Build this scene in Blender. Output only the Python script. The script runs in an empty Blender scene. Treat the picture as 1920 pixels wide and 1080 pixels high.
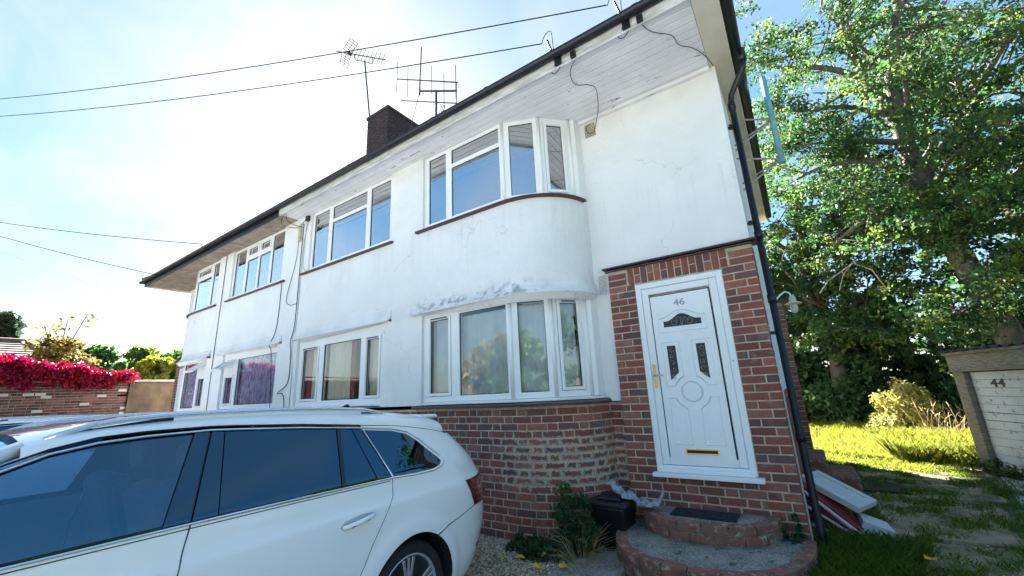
import bpy, bmesh, math, random
import numpy as np
from mathutils import Vector, Matrix
from mathutils.geometry import delaunay_2d_cdt
random.seed(7); rng = np.random.default_rng(11)
S = bpy.context.scene; C = S.collection
PI = math.pi
# ------------------------------------------------------------ camera
GH = 1.53
f_px, yaw, pit, rol = 767.7, -0.592162, 0.250890, -0.0468816
fw = Vector((math.sin(yaw)*math.cos(pit), math.cos(yaw)*math.cos(pit), math.sin(pit)))
r0 = Vector((math.cos(yaw), -math.sin(yaw), 0)); u0 = r0.cross(fw)
rr = math.cos(rol)*r0 + math.sin(rol)*u0; uu = -math.sin(rol)*r0 + math.cos(rol)*u0
cam = bpy.data.objects.new('camera', bpy.data.cameras.new('camera')); C.objects.link(cam)
M = Matrix((rr, uu, -fw)).transposed().to_4x4(); M.translation = Vector((0, 0, GH))
cam.matrix_world = M; cam.data.sensor_width = 36; cam.data.lens = 36*f_px/1920
cam.data.clip_end = 800; cam.data.clip_start = 0.05; S.camera = cam
S.render.resolution_x, S.render.resolution_y = 1024, 576
# ------------------------------------------------------------ sun, sky, exposure
SUN_AZ, SUN_EL = math.radians(-55.0), math.radians(32.0)
sd = Vector((math.sin(SUN_AZ)*math.cos(SUN_EL), math.cos(SUN_AZ)*math.cos(SUN_EL), math.sin(SUN_EL)))
L = bpy.data.lights.new('sun', 'SUN'); L.energy = 5.0; L.angle = math.radians(0.5); L.color = (1, .965, .91)
so = bpy.data.objects.new('sun', L); C.objects.link(so); so.rotation_euler = sd.to_track_quat('Z', 'Y').to_euler()
W = bpy.data.worlds.new('World'); S.world = W; W.use_nodes = True
nt = W.node_tree; nt.nodes.clear()
def wn(t): return nt.nodes.new(t)
out = wn('ShaderNodeOutputWorld'); bg = wn('ShaderNodeBackground'); sky = wn('ShaderNodeTexSky')
sky.sky_type = 'NISHITA'; sky.sun_disc = False; sky.sun_elevation = SUN_EL; sky.sun_rotation = SUN_AZ
sky.air_density = 1.0; sky.dust_density = .55; sky.ozone_density = 2.2; sky.altitude = 50
# thin high cloud, streaks of it over the whole sky
tc = wn('ShaderNodeTexCoord'); mp = wn('ShaderNodeMapping'); mp.inputs['Scale'].default_value = (1.1, 2.6, 4.0); mp.inputs['Rotation'].default_value = (0.2, 0.1, 0.7)
nz = wn('ShaderNodeTexNoise'); nz.inputs['Scale'].default_value = 1.6; nz.inputs['Detail'].default_value = 6; nz.inputs['Distortion'].default_value = .6
rp = wn('ShaderNodeValToRGB'); rp.color_ramp.elements[0].position = .42; rp.color_ramp.elements[1].position = .78
rp.color_ramp.elements[0].color = (0, 0, 0, 1); rp.color_ramp.elements[1].color = (.45, .45, .45, 1)
mx = wn('ShaderNodeMixRGB'); mx.blend_type = 'MIX'
hs = wn('ShaderNodeMixRGB'); hs.blend_type = 'MULTIPLY'; hs.inputs[0].default_value = 1; hs.inputs[2].default_value = (1, 1, 1, 1)
bw = wn('ShaderNodeRGBToBW'); br = wn('ShaderNodeMath'); br.operation = 'MULTIPLY'; br.inputs[1].default_value = 1.15
nt.links.new(tc.outputs['Generated'], mp.inputs[0]); nt.links.new(mp.outputs[0], nz.inputs['Vector']); nt.links.new(nz.outputs['Fac'], rp.inputs[0])
gm = wn('ShaderNodeGamma'); gm.inputs[1].default_value = .41; nt.links.new(sky.outputs[0], gm.inputs[0])   # thin even haze: evens the whole dome out
sat = wn('ShaderNodeHueSaturation'); sat.inputs['Saturation'].default_value = 2.1; nt.links.new(gm.outputs[0], sat.inputs['Color'])
nt.links.new(sat.outputs[0], mx.inputs[1]); nt.links.new(gm.outputs[0], bw.inputs[0]); nt.links.new(bw.outputs[0], br.inputs[0]); nt.links.new(br.outputs[0], mx.inputs[2])
nt.links.new(rp.outputs[0], mx.inputs[0]); nt.links.new(mx.outputs[0], bg.inputs[0]); nt.links.new(bg.outputs[0], out.inputs[0])
bg.inputs[1].default_value = 0.059
V = S.view_settings; V.view_transform = 'Standard'; V.look = 'None'; V.gamma = 1; V.exposure = 3.5; V.use_curve_mapping = False
S.render.engine = 'CYCLES'; S.cycles.max_bounces = 8; S.cycles.transparent_max_bounces = 12
# ------------------------------------------------------------ materials
MATS = {}
def mat(name, col=(.5, .5, .5), rough=.6, metal=0, var=0, vscale=6, col2=None, bump=0, bscale=40, rnd=None, rndamt=.3, coat=0, spec=.5, trans=0, ior=1.45, build=None, stretch=(1, 1, 1), detail=5, hue=0):
    if name in MATS: return MATS[name]
    m = bpy.data.materials.new(name); m.use_nodes = True; t = m.node_tree; N = t.nodes; K = t.links
    b = N['Principled BSDF']; b.inputs['Roughness'].default_value = rough; b.inputs['Metallic'].default_value = metal
    b.inputs['Coat Weight'].default_value = coat; b.inputs['Specular IOR Level'].default_value = spec; b.inputs['IOR'].default_value = ior
    b.inputs['Coat Roughness'].default_value = .02
    b.inputs['Base Color'].default_value = (*col, 1); b.inputs['Transmission Weight'].default_value = trans
    geo = N.new('ShaderNodeNewGeometry'); mpn = N.new('ShaderNodeMapping'); mpn.inputs['Scale'].default_value = stretch
    K.new(geo.outputs['Position'], mpn.inputs[0]); P = mpn.outputs[0]
    cur = None
    if col2 is not None or var:
        n = N.new('ShaderNodeTexNoise'); n.inputs['Scale'].default_value = vscale; n.inputs['Detail'].default_value = detail; K.new(P, n.inputs['Vector'])
        r = N.new('ShaderNodeValToRGB'); r.color_ramp.elements[0].position = .35; r.color_ramp.elements[1].position = .68
        c2 = col2 if col2 is not None else tuple(c*(1-var) for c in col)
        r.color_ramp.elements[0].color = (*col, 1); r.color_ramp.elements[1].color = (*c2, 1)
        K.new(n.outputs['Fac'], r.inputs[0]); cur = r.outputs[0]
    if rnd:
        src = None
        if rnd == 'object': o = N.new('ShaderNodeObjectInfo'); src = o.outputs['Random']
        else: src = geo.outputs['Random Per Island']
        h = N.new('ShaderNodeHueSaturation'); mr = N.new('ShaderNodeMapRange'); mr.inputs['To Min'].default_value = 1-rndamt; mr.inputs['To Max'].default_value = 1+rndamt
        K.new(src, mr.inputs[0]); K.new(mr.outputs[0], h.inputs['Value'])
        if hue:
            m2 = N.new('ShaderNodeMath'); m2.operation = 'MULTIPLY'; m2.inputs[1].default_value = 7.31; m3 = N.new('ShaderNodeMath'); m3.operation = 'FRACT'
            K.new(src, m2.inputs[0]); K.new(m2.outputs[0], m3.inputs[0]); mh = N.new('ShaderNodeMapRange'); mh.inputs['To Min'].default_value = .5-hue; mh.inputs['To Max'].default_value = .5+hue
            K.new(m3.outputs[0], mh.inputs[0]); K.new(mh.outputs[0], h.inputs['Hue'])
        if cur: K.new(cur, h.inputs['Color'])
        else: h.inputs['Color'].default_value = (*col, 1)
        cur = h.outputs[0]
    if build: cur = build(t, N, K, P, cur, b, geo) or cur
    if cur: K.new(cur, b.inputs['Base Color'])
    if bump:
        n2 = N.new('ShaderNodeTexNoise'); n2.inputs['Scale'].default_value = bscale; n2.inputs['Detail'].default_value = 6; K.new(P, n2.inputs['Vector'])
        bp = N.new('ShaderNodeBump'); bp.inputs['Strength'].default_value = bump; bp.inputs['Distance'].default_value = .01
        K.new(n2.outputs['Fac'], bp.inputs['Height']); K.new(bp.outputs[0], b.inputs['Normal'])
    MATS[name] = m; return m
def nramp(N, K, P, scale, lo, hi, detail=5, c0=(0, 0, 0, 1), c1=(1, 1, 1, 1), dist=0, rough=.6):
    n = N.new('ShaderNodeTexNoise'); n.inputs['Scale'].default_value = scale; n.inputs['Detail'].default_value = detail; n.inputs['Distortion'].default_value = dist; n.inputs['Roughness'].default_value = rough
    K.new(P, n.inputs['Vector']); r = N.new('ShaderNodeValToRGB'); r.color_ramp.elements[0].position = lo; r.color_ramp.elements[1].position = hi
    r.color_ramp.elements[0].color = c0; r.color_ramp.elements[1].color = c1; K.new(n.outputs['Fac'], r.inputs[0]); return r.outputs[0]
def mixc(N, K, fac, a, b):
    m = N.new('ShaderNodeMixRGB')
    for i, v in ((0, fac), (1, a), (2, b)):
        if isinstance(v, (tuple, float, int)): m.inputs[i].default_value = v if i == 0 else (*v, 1)
        else: K.new(v, m.inputs[i])
    return m.outputs[0]
def mth(N, K, op, a, b=None):
    m = N.new('ShaderNodeMath'); m.operation = op; m.use_clamp = op in ('MULTIPLY_CLAMP',)
    for i, v in ((0, a), (1, b)):
        if v is None: continue
        if isinstance(v, (float, int)): m.inputs[i].default_value = v
        else: K.new(v, m.inputs[i])
    return m.outputs[0]
def band(N, K, val, a, b, c, d):
    "smooth 0-1-0 over a..b..c..d"
    m1 = N.new('ShaderNodeMapRange'); m1.inputs['From Min'].default_value = a; m1.inputs['From Max'].default_value = b; K.new(val, m1.inputs[0])
    m2 = N.new('ShaderNodeMapRange'); m2.inputs['From Min'].default_value = d; m2.inputs['From Max'].default_value = c; K.new(val, m2.inputs[0])
    return mth(N, K, 'MULTIPLY', m1.outputs[0], m2.outputs[0])
def b_render(t, N, K, P, cur, b, geo):
    base = mixc(N, K, nramp(N, K, P, 1.3, .3, .75), (.86, .86, .855), (.77, .77, .765))
    sp = N.new('ShaderNodeSeparateXYZ'); K.new(geo.outputs['Position'], sp.inputs[0])
    # peeling, dirty belt above the lower bay window
    m = band(N, K, sp.outputs['Z'], 2.64, 2.69, 2.76, 2.90)
    fr = mth(N, K, 'MULTIPLY', m, nramp(N, K, P, 9, .50, .60, 8))
    mx1 = band(N, K, sp.outputs['X'], -4.6, -4.2, -2.6, -2.2); fr = mth(N, K, 'MULTIPLY', fr, mx1)
    base = mixc(N, K, fr, base, (.40, .39, .40))
    # green-grey algae at the foot of the render and yellow dirt below the eaves
    m2 = mth(N, K, 'MULTIPLY', band(N, K, sp.outputs['Z'], 4.85, 5.1, 5.3, 5.4), nramp(N, K, P, 3, .35, .7))
    base = mixc(N, K, mth(N, K, 'MULTIPLY', m2, .55), base, (.58, .52, .40))
    m3 = mth(N, K, 'MULTIPLY', band(N, K, sp.outputs['Z'], 2.6, 2.7, 2.75, 3.05), nramp(N, K, P, 2.2, .4, .7))
    base = mixc(N, K, mth(N, K, 'MULTIPLY', m3, .35), base, (.50, .50, .50))
    # rain streaks below the sills and from the eaves
    ms_ = N.new('ShaderNodeMapping'); ms_.inputs['Scale'].default_value = (9, 9, .55); K.new(geo.outputs['Position'], ms_.inputs[0])
    stx = nramp(N, K, ms_.outputs[0], 1.6, .52, .72, 5)
    zz = mth(N, K, 'MAXIMUM', band(N, K, sp.outputs['Z'], 3.15, 3.85, 3.9, 3.92), band(N, K, sp.outputs['Z'], 1.4, 1.42, 1.5, 2.3))
    base = mixc(N, K, mth(N, K, 'MULTIPLY', mth(N, K, 'MULTIPLY', stx, zz), .20), base, (.42, .42, .40))
    base = mixc(N, K, mth(N, K, 'MULTIPLY', nramp(N, K, P, .55, .52, .62, 7), .12), base, (.62, .64, .66))
    # long hairline cracks
    vo = N.new('ShaderNodeTexVoronoi'); vo.feature = 'DISTANCE_TO_EDGE'; vo.inputs['Scale'].default_value = .75
    nn = N.new('ShaderNodeTexNoise'); nn.inputs['Scale'].default_value = 5; nn.inputs['Detail'].default_value = 5; K.new(P, nn.inputs['Vector'])
    ad = N.new('ShaderNodeMixRGB'); ad.blend_type = 'ADD'; ad.inputs[0].default_value = .35; K.new(P, ad.inputs[1]); K.new(nn.outputs['Color'], ad.inputs[2]); K.new(ad.outputs[0], vo.inputs['Vector'])
    cr = N.new('ShaderNodeMapRange'); cr.inputs['From Min'].default_value = .0; cr.inputs['From Max'].default_value = .006; cr.inputs['To Min'].default_value = 1; cr.inputs['To Max'].default_value = 0; K.new(vo.outputs['Distance'], cr.inputs[0])
    ck = mth(N, K, 'MULTIPLY', cr.outputs[0], nramp(N, K, P, .9, .52, .6, 2)); ck = mth(N, K, 'MULTIPLY', ck, .38)
    return mixc(N, K, ck, base, (.35, .34, .33))
mat('white_render', rough=.9, bump=.9, bscale=45, build=b_render)
MORTAR = (.60, .51, .39)
def brickmat(name, rnd, smear=False, backlit=0):
    def bld(t, N, K, P, cur, b, geo):
        if rnd == 'object': o = N.new('ShaderNodeObjectInfo'); src = o.outputs['Random']
        else: src = geo.outputs['Random Per Island']
        r = N.new('ShaderNodeValToRGB'); cr = r.color_ramp; cr.interpolation = 'CONSTANT'
        cols = [(0.203, 0.078, 0.066), (0.271, 0.085, 0.061), (0.318, 0.097, 0.066), (0.177, 0.088, 0.085), (0.25, 0.083, 0.066), (0.375, 0.13, 0.09), (0.224, 0.073, 0.059), (0.333, 0.144, 0.113), (0.161, 0.073, 0.068), (0.282, 0.092, 0.066)]
        cr.elements[0].color = (*cols[0], 1); cr.elements[1].position = .1; cr.elements[1].color = (*cols[1], 1)
        for i in range(2, 10):
            e = cr.elements.new(i/10); e.color = (*cols[i], 1)
        K.new(src, r.inputs[0]); c = r.outputs[0]
        c = mixc(N, K, mth(N, K, 'MULTIPLY', nramp(N, K, P, 35, .35, .75, 6), .5), c, (.085, .04, .035))
        c = mixc(N, K, mth(N, K, 'MULTIPLY', nramp(N, K, P, 8, .56, .75, 6), .45), c, (.38, .29, .24))
        if smear:
            sp = N.new('ShaderNodeSeparateXYZ'); K.new(geo.outputs['Position'], sp.inputs[0])
            mz = band(N, K, sp.outputs['Z'], .42, .56, .98, 1.2); mxx = band(N, K, sp.outputs['X'], -3.25, -2.75, -1.5, -1.4)
            reg = mth(N, K, 'MULTIPLY', mz, mxx)
            if rnd == 'object':
                tc_ = N.new('ShaderNodeTexCoord'); sg = N.new('ShaderNodeSeparateXYZ'); K.new(tc_.outputs['Generated'], sg.inputs[0])
                def edge(o_, w_):
                    a_ = mth(N, K, 'SUBTRACT', .5, mth(N, K, 'ABSOLUTE', mth(N, K, 'SUBTRACT', o_, .5))); return mth(N, K, 'MULTIPLY', a_, w_)
                dd = mth(N, K, 'MINIMUM', edge(sg.outputs['X'], .15), edge(sg.outputs['Z'], .07))
                n = N.new('ShaderNodeTexNoise'); n.inputs['Scale'].default_value = 30; n.inputs['Detail'].default_value = 3; K.new(P, n.inputs['Vector'])
                v = mth(N, K, 'ADD', mth(N, K, 'MULTIPLY', reg, .024), mth(N, K, 'MULTIPLY', mth(N, K, 'SUBTRACT', n.outputs['Fac'], .5), .075))
                v = mth(N, K, 'SUBTRACT', v, dd); v = mth(N, K, 'ADD', v, -.008)
                mm = N.new('ShaderNodeMapRange'); mm.inputs['From Min'].default_value = 0; mm.inputs['From Max'].default_value = .003; K.new(v, mm.inputs[0])
                return mixc(N, K, mm.outputs[0], c, mixc(N, K, nramp(N, K, P, 5, .4, .6), (.46, .35, .24), (.35, .32, .28)))
            n = N.new('ShaderNodeTexNoise'); n.inputs['Scale'].default_value = 21; n.inputs['Detail'].default_value = 2; K.new(P, n.inputs['Vector'])
            v = mth(N, K, 'ADD', n.outputs['Fac'], mth(N, K, 'MULTIPLY', reg, .245))
            mm = N.new('ShaderNodeMapRange'); mm.inputs['From Min'].default_value = .74; mm.inputs['From Max'].default_value = .78; K.new(v, mm.inputs[0])
            c = mixc(N, K, mm.outputs[0], c, (.48, .37, .27))
        if backlit: c = mixc(N, K, backlit, c, (.035, .03, .04))  # backlit shade put into the colour: pulls the brick towards near black
        return c
    return mat(name, rough=.85, bump=.7, bscale=90, build=bld)
brickmat('brick_single', 'object'); brickmat('brick_joined', 'island'); brickmat('brick_backlit', 'island', False, .92)
brickmat('brick_single_smeared', 'object', True); brickmat('brick_joined_smeared', 'island', True)
mat('mortar', MORTAR, .95, var=.35, vscale=12, bump=.8, bscale=120)
mat('mortar_grey', (.33, .29, .24), .95, var=.4, vscale=12, bump=.8, bscale=120)
mat('upvc', (.86, .87, .88), .28, var=.05, vscale=3)
mat('door_white', (.87, .88, .90), .30, var=.04, vscale=4)
mat('gasket', (.02, .02, .022), .5)
mat('tile_sill', (.085, .035, .035), .45, var=.5, vscale=14, bump=.3)
mat('black_plastic', (.012, .013, .015), .35, var=.3)
mat('black_gutter', (.012, .014, .020), .38, var=.4, vscale=9)
def b_soffit(t, N, K, P, cur, b, geo):
    c = mixc(N, K, nramp(N, K, P, 2.5, .3, .7), (.80, .80, .81), (.68, .67, .68))
    mp2 = N.new('ShaderNodeMapping'); mp2.inputs['Scale'].default_value = (1, 5, 5); K.new(geo.outputs['Position'], mp2.inputs[0])
    pe = nramp(N, K, mp2.outputs[0], 2.6, .645, .67, 8)
    return mixc(N, K, pe, c, (.22, .19, .18))
mat('soffit_paint', rough=.7, bump=.3, bscale=30, build=b_soffit, rnd=None)
mat('soffit_brown', (.20, .165, .13), .9, col2=(.36, .30, .24), vscale=5, bump=.4, detail=9)
mat('fascia_white', (.72, .71, .68), .6, col2=(.40, .38, .35), vscale=4, stretch=(1, 3, 8), bump=.2)
mat('cream_paint', (.70, .66, .54), .6, col2=(.55, .50, .38), vscale=2, bump=.2)
mat('roof_tile', (.07, .055, .05), .85, rnd='island', rndamt=.35, var=.4, vscale=10, bump=.5)
mat('brass', (.78, .55, .20), .28, metal=1)
mat('steel', (.6, .6, .62), .3, metal=1)
mat('aerial_metal', (.10, .10, .11), .5, metal=.7)
mat('cable', (.02, .02, .022), .9, spec=.05)
mat('grey_cable', (.25, .25, .26), .6)
mat('room_paint', (.50, .47, .43), .9, var=.1)
mat('room_pink', (.32, .10, .12), .9)
mat('curtain_grey', (.60, .67, .70), .9, var=.15, vscale=3)
mat('curtain_cream', (.72, .68, .55), .9, var=.15, vscale=3)
mat('curtain_maroon', (.30, .06, .08), .9)
mat('curtain_lace', (.60, .62, .80), .9, col2=(.26, .18, .42), vscale=9, stretch=(4, 1, 1))
mat('obscure_glass', (.012, .02, .025), .12, spec=.6, bump=.5, bscale=60)
mat('lead', (.22, .25, .27), .3, metal=.6)
def glassmat(name, tint, base, gain, rough=.0, gcol=(.96, .98, 1)):
    m = bpy.data.materials.new(name); m.use_nodes = True; t = m.node_tree; N = t.nodes; K = t.links; N.remove(N['Principled BSDF'])
    o = N['Material Output']; tr = N.new('ShaderNodeBsdfTransparent'); tr.inputs[0].default_value = (*tint, 1)
    gl = N.new('ShaderNodeBsdfGlossy'); gl.inputs['Roughness'].default_value = rough; gl.inputs[0].default_value = (*gcol, 1)
    fr = N.new('ShaderNodeFresnel'); fr.inputs[0].default_value = 1.5
    a = mth(N, K, 'MULTIPLY', fr.outputs[0], gain); a = mth(N, K, 'ADD', a, base); mn = N.new('ShaderNodeMath'); mn.operation = 'MINIMUM'; mn.inputs[1].default_value = 1; K.new(a, mn.inputs[0])
    ge = N.new('ShaderNodeNewGeometry'); n = N.new('ShaderNodeTexNoise'); n.inputs['Scale'].default_value = 1.7; K.new(ge.outputs['Position'], n.inputs['Vector'])
    bp = N.new('ShaderNodeBump'); bp.inputs['Strength'].default_value = .02; bp.inputs['Distance'].default_value = .02; K.new(n.outputs['Fac'], bp.inputs['Height']); K.new(bp.outputs[0], gl.inputs['Normal'])
    ms = N.new('ShaderNodeMixShader'); K.new(mn.outputs[0], ms.inputs[0]); K.new(tr.outputs[0], ms.inputs[1]); K.new(gl.outputs[0], ms.inputs[2]); K.new(ms.outputs[0], o.inputs[0])
    MATS[name] = m
glassmat('window_glass', (.92, .95, .95), .06, 1.5); glassmat('upper_glass', (.62, .74, .84), .48, 2.2)
glassmat('car_glass', (.30, .46, .60), .10, 1.5, gcol=(.45, .78, 1)); glassmat('car_privacy_glass', (.03, .05, .07), .08, 1.3, gcol=(.40, .74, 1))
mat('car_white', (.91, .91, .905), .30, coat=1, spec=.5)
mat('car_black', (.004, .008, .016), .10, coat=.3)
mat('car_rubber', (.018, .018, .02), .75, bump=.3, bscale=60)
mat('car_chrome', (.85, .86, .88), .12, metal=1)
mat('car_seat', (.30, .30, .33), .8)
mat('tail_red', (.16, .004, .008), .08, coat=1)
mat('tail_bright', (.65, .03, .02), .15, coat=1)
mat('alloy', (.62, .63, .66), .25, metal=.9)
mat('alloy_dark', (.05, .05, .055), .4, metal=.3)
mat('headlamp', (.55, .58, .6), .05, spec=1)
def b_conc(t, N, K, P, cur, b, geo):
    c = mixc(N, K, nramp(N, K, P, 3, .35, .7, 8), (.44, .31, .20), (.23, .165, .10))
    c = mixc(N, K, nramp(N, K, P, 2.2, .45, .60, 9, rough=.7), c, (.10, .105, .035))
    return mixc(N, K, nramp(N, K, P, 40, .62, .72, 4), c, (.50, .48, .44))
mat('mossy_concrete', rough=.95, bump=1.0, bscale=35, build=b_conc)
def b_steptop(t, N, K, P, cur, b, geo):
    c = mixc(N, K, nramp(N, K, P, 5, .35, .65, 9), (.30, .265, .22), (.15, .135, .11))
    c = mixc(N, K, nramp(N, K, P, 60, .52, .62, 3), c, (.40, .36, .31))
    return mixc(N, K, nramp(N, K, P, 9, .60, .66, 8), c, (.075, .085, .04))
mat('step_top', rough=.95, bump=1.0, bscale=45, build=b_steptop)
def b_stepbrick(t, N, K, P, cur, b, geo):
    c = mixc(N, K, nramp(N, K, P, 6, .35, .65, 8), (.32, .115, .08), (.17, .095, .07))
    c = mixc(N, K, nramp(N, K, P, 16, .55, .68, 9), c, (.44, .38, .28))
    return mixc(N, K, nramp(N, K, P, 7, .58, .68, 6), c, (.17, .15, .09))
mat('step_brick', rough=.95, bump=1.0, bscale=50, build=b_stepbrick, rnd=None)
def b_wood(t, N, K, P, cur, b, geo): return None
mat('weathered_wood', (.34, .285, .22), .9, col2=(.18, .155, .125), vscale=5, stretch=(1, 1, 9), bump=.5, bscale=30, detail=9)
mat('weathered_beam', (.36, .32, .26), .9, col2=(.17, .155, .13), vscale=5, stretch=(2, 2, 14), bump=.5, bscale=30, detail=9)
def b_gar(t, N, K, P, cur, b, geo):
    c = mixc(N, K, nramp(N, K, P, 3, .3, .75, 6), (.72, .76, .80), (.56, .58, .60))
    return mixc(N, K, nramp(N, K, P, 12, .60, .68, 8), c, (.25, .22, .18))
mat('garage_white', rough=.7, bump=.4, build=b_gar)
mat('asbestos_sheet', (.07, .068, .065), .95, col2=(.035, .04, .028), vscale=6, bump=.5)
mat('black_paint', (.015, .015, .015), .6)
mat('bark', (.14, .115, .085), .95, col2=(.06, .05, .04), vscale=8, stretch=(1, 1, .25), bump=1, bscale=25)
mat('bark_pale', (.17, .15, .125), .95, col2=(.08, .07, .06), vscale=6, stretch=(1, 1, .3), bump=1, bscale=20)
mat('twig_pale', (.32, .27, .22), .9)
def leafmat(name, col, amt=.32, hue=.035, tl=.35):
    m = bpy.data.materials.new(name); m.use_nodes = True; t = m.node_tree; N = t.nodes; K = t.links; b = N['Principled BSDF']
    geo = N.new('ShaderNodeNewGeometry'); h = N.new('ShaderNodeHueSaturation'); mr = N.new('ShaderNodeMapRange'); mr.inputs['To Min'].default_value = 1-amt; mr.inputs['To Max'].default_value = 1+amt
    K.new(geo.outputs['Random Per Island'], mr.inputs[0]); K.new(mr.outputs[0], h.inputs['Value'])
    f1 = mth(N, K, 'MULTIPLY', geo.outputs['Random Per Island'], 9.7); f2 = mth(N, K, 'FRACT', f1); mh = N.new('ShaderNodeMapRange'); mh.inputs['To Min'].default_value = .5-hue; mh.inputs['To Max'].default_value = .5+hue*.6
    K.new(f2, mh.inputs[0]); K.new(mh.outputs[0], h.inputs['Hue'])
    c = mixc(N, K, nramp(N, K, geo.outputs['Position'], .9, .35, .7, 3), col, tuple(v*w for v, w in zip(col, (1.5, 1.35, .8))))
    K.new(c, h.inputs['Color']); K.new(h.outputs[0], b.inputs['Base Color']); b.inputs['Roughness'].default_value = .5; b.inputs['Specular IOR Level'].default_value = .18
    tr = N.new('ShaderNodeBsdfTranslucent'); hs2 = N.new('ShaderNodeHueSaturation'); hs2.inputs['Saturation'].default_value = 1.1; hs2.inputs['Value'].default_value = 1.5; K.new(h.outputs[0], hs2.inputs['Color']); K.new(hs2.outputs[0], tr.inputs[0])
    ms = N.new('ShaderNodeMixShader'); ms.inputs[0].default_value = tl; K.new(b.outputs[0], ms.inputs[1]); K.new(tr.outputs[0], ms.inputs[2]); K.new(ms.outputs[0], N['Material Output'].inputs[0])
    MATS[name] = m
leafmat('leaf_green', (.050, .115, .045), tl=.40); leafmat('leaf_yellow', (.115, .175, .052), tl=.45); leafmat('leaf_dark', (.032, .078, .038), .4)
leafmat('leaf_red', (.24, .014, .035), .5, .02, .4); leafmat('leaf_olive', (.14, .12, .04), .5, .04); leafmat('leaf_conifer', (.025, .045, .035), .3)
leafmat('leaf_lime', (.14, .17, .035), .4); leafmat('grass_lit', (.15, .18, .04), .4, .03, .4); leafmat('grass_deep', (.15, .24, .055), .4, .03, .3)
leafmat('grass_dry', (.30, .25, .14), .35, .02, .3); leafmat('leaf_fallen', (.55, .36, .05), .3, .03, .2); leafmat('ivy', (.07, .10, .035), .4, .03, .3)
def b_soil(t, N, K, P, cur, b, geo):
    c = mixc(N, K, nramp(N, K, P, .8, .4, .65, 8), (.15, .125, .09), (.075, .085, .03))
    return mixc(N, K, nramp(N, K, P, 14, .5, .7, 6), c, (.22, .19, .14))
mat('soil', rough=1, bump=1, bscale=18, build=b_soil)
mat('gravel_base', (.26, .21, .15), 1, col2=(.46, .38, .28), vscale=45, bump=1, bscale=50, detail=3)
mat('pebble', (.46, .36, .25), .8, rnd='island', rndamt=.6, hue=.03)
mat('yard_surface', (.45, .455, .46), .95, col2=(.35, .355, .36), vscale=2.5, bump=.6, bscale=60, detail=9)
mat('lawn_base', (.075, .085, .03), 1, col2=(.10, .10, .045), vscale=3, bump=.8)
mat('door_mat', (.035, .045, .05), .8, var=.4, vscale=30)
mat('blue_paint', (.09, .36, .46), .45, col2=(.30, .42, .45), vscale=14)
mat('rusty_iron', (.28, .17, .12), .8, col2=(.42, .40, .36), vscale=16)
mat('wall_brick_far', (.095, .042, .036), .95, rnd='island', rndamt=.55, hue=.02, bump=.7)
mat('wall_render_far', (.05, .034, .022), .95, col2=(.12, .085, .052), vscale=2.2, bump=1, bscale=8, detail=9)
mat('red_board', (.24, .015, .03), .5, var=.4)
mat('white_debris', (.62, .62, .62), .6, var=.15)
mat('pink_plastic', (.42, .42, .48), .4, var=.3, vscale=20)
mat('lamp_glass', (.62, .60, .50), .3)
mat('terracotta', (.25, .09, .06), .8, var=.3)
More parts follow.
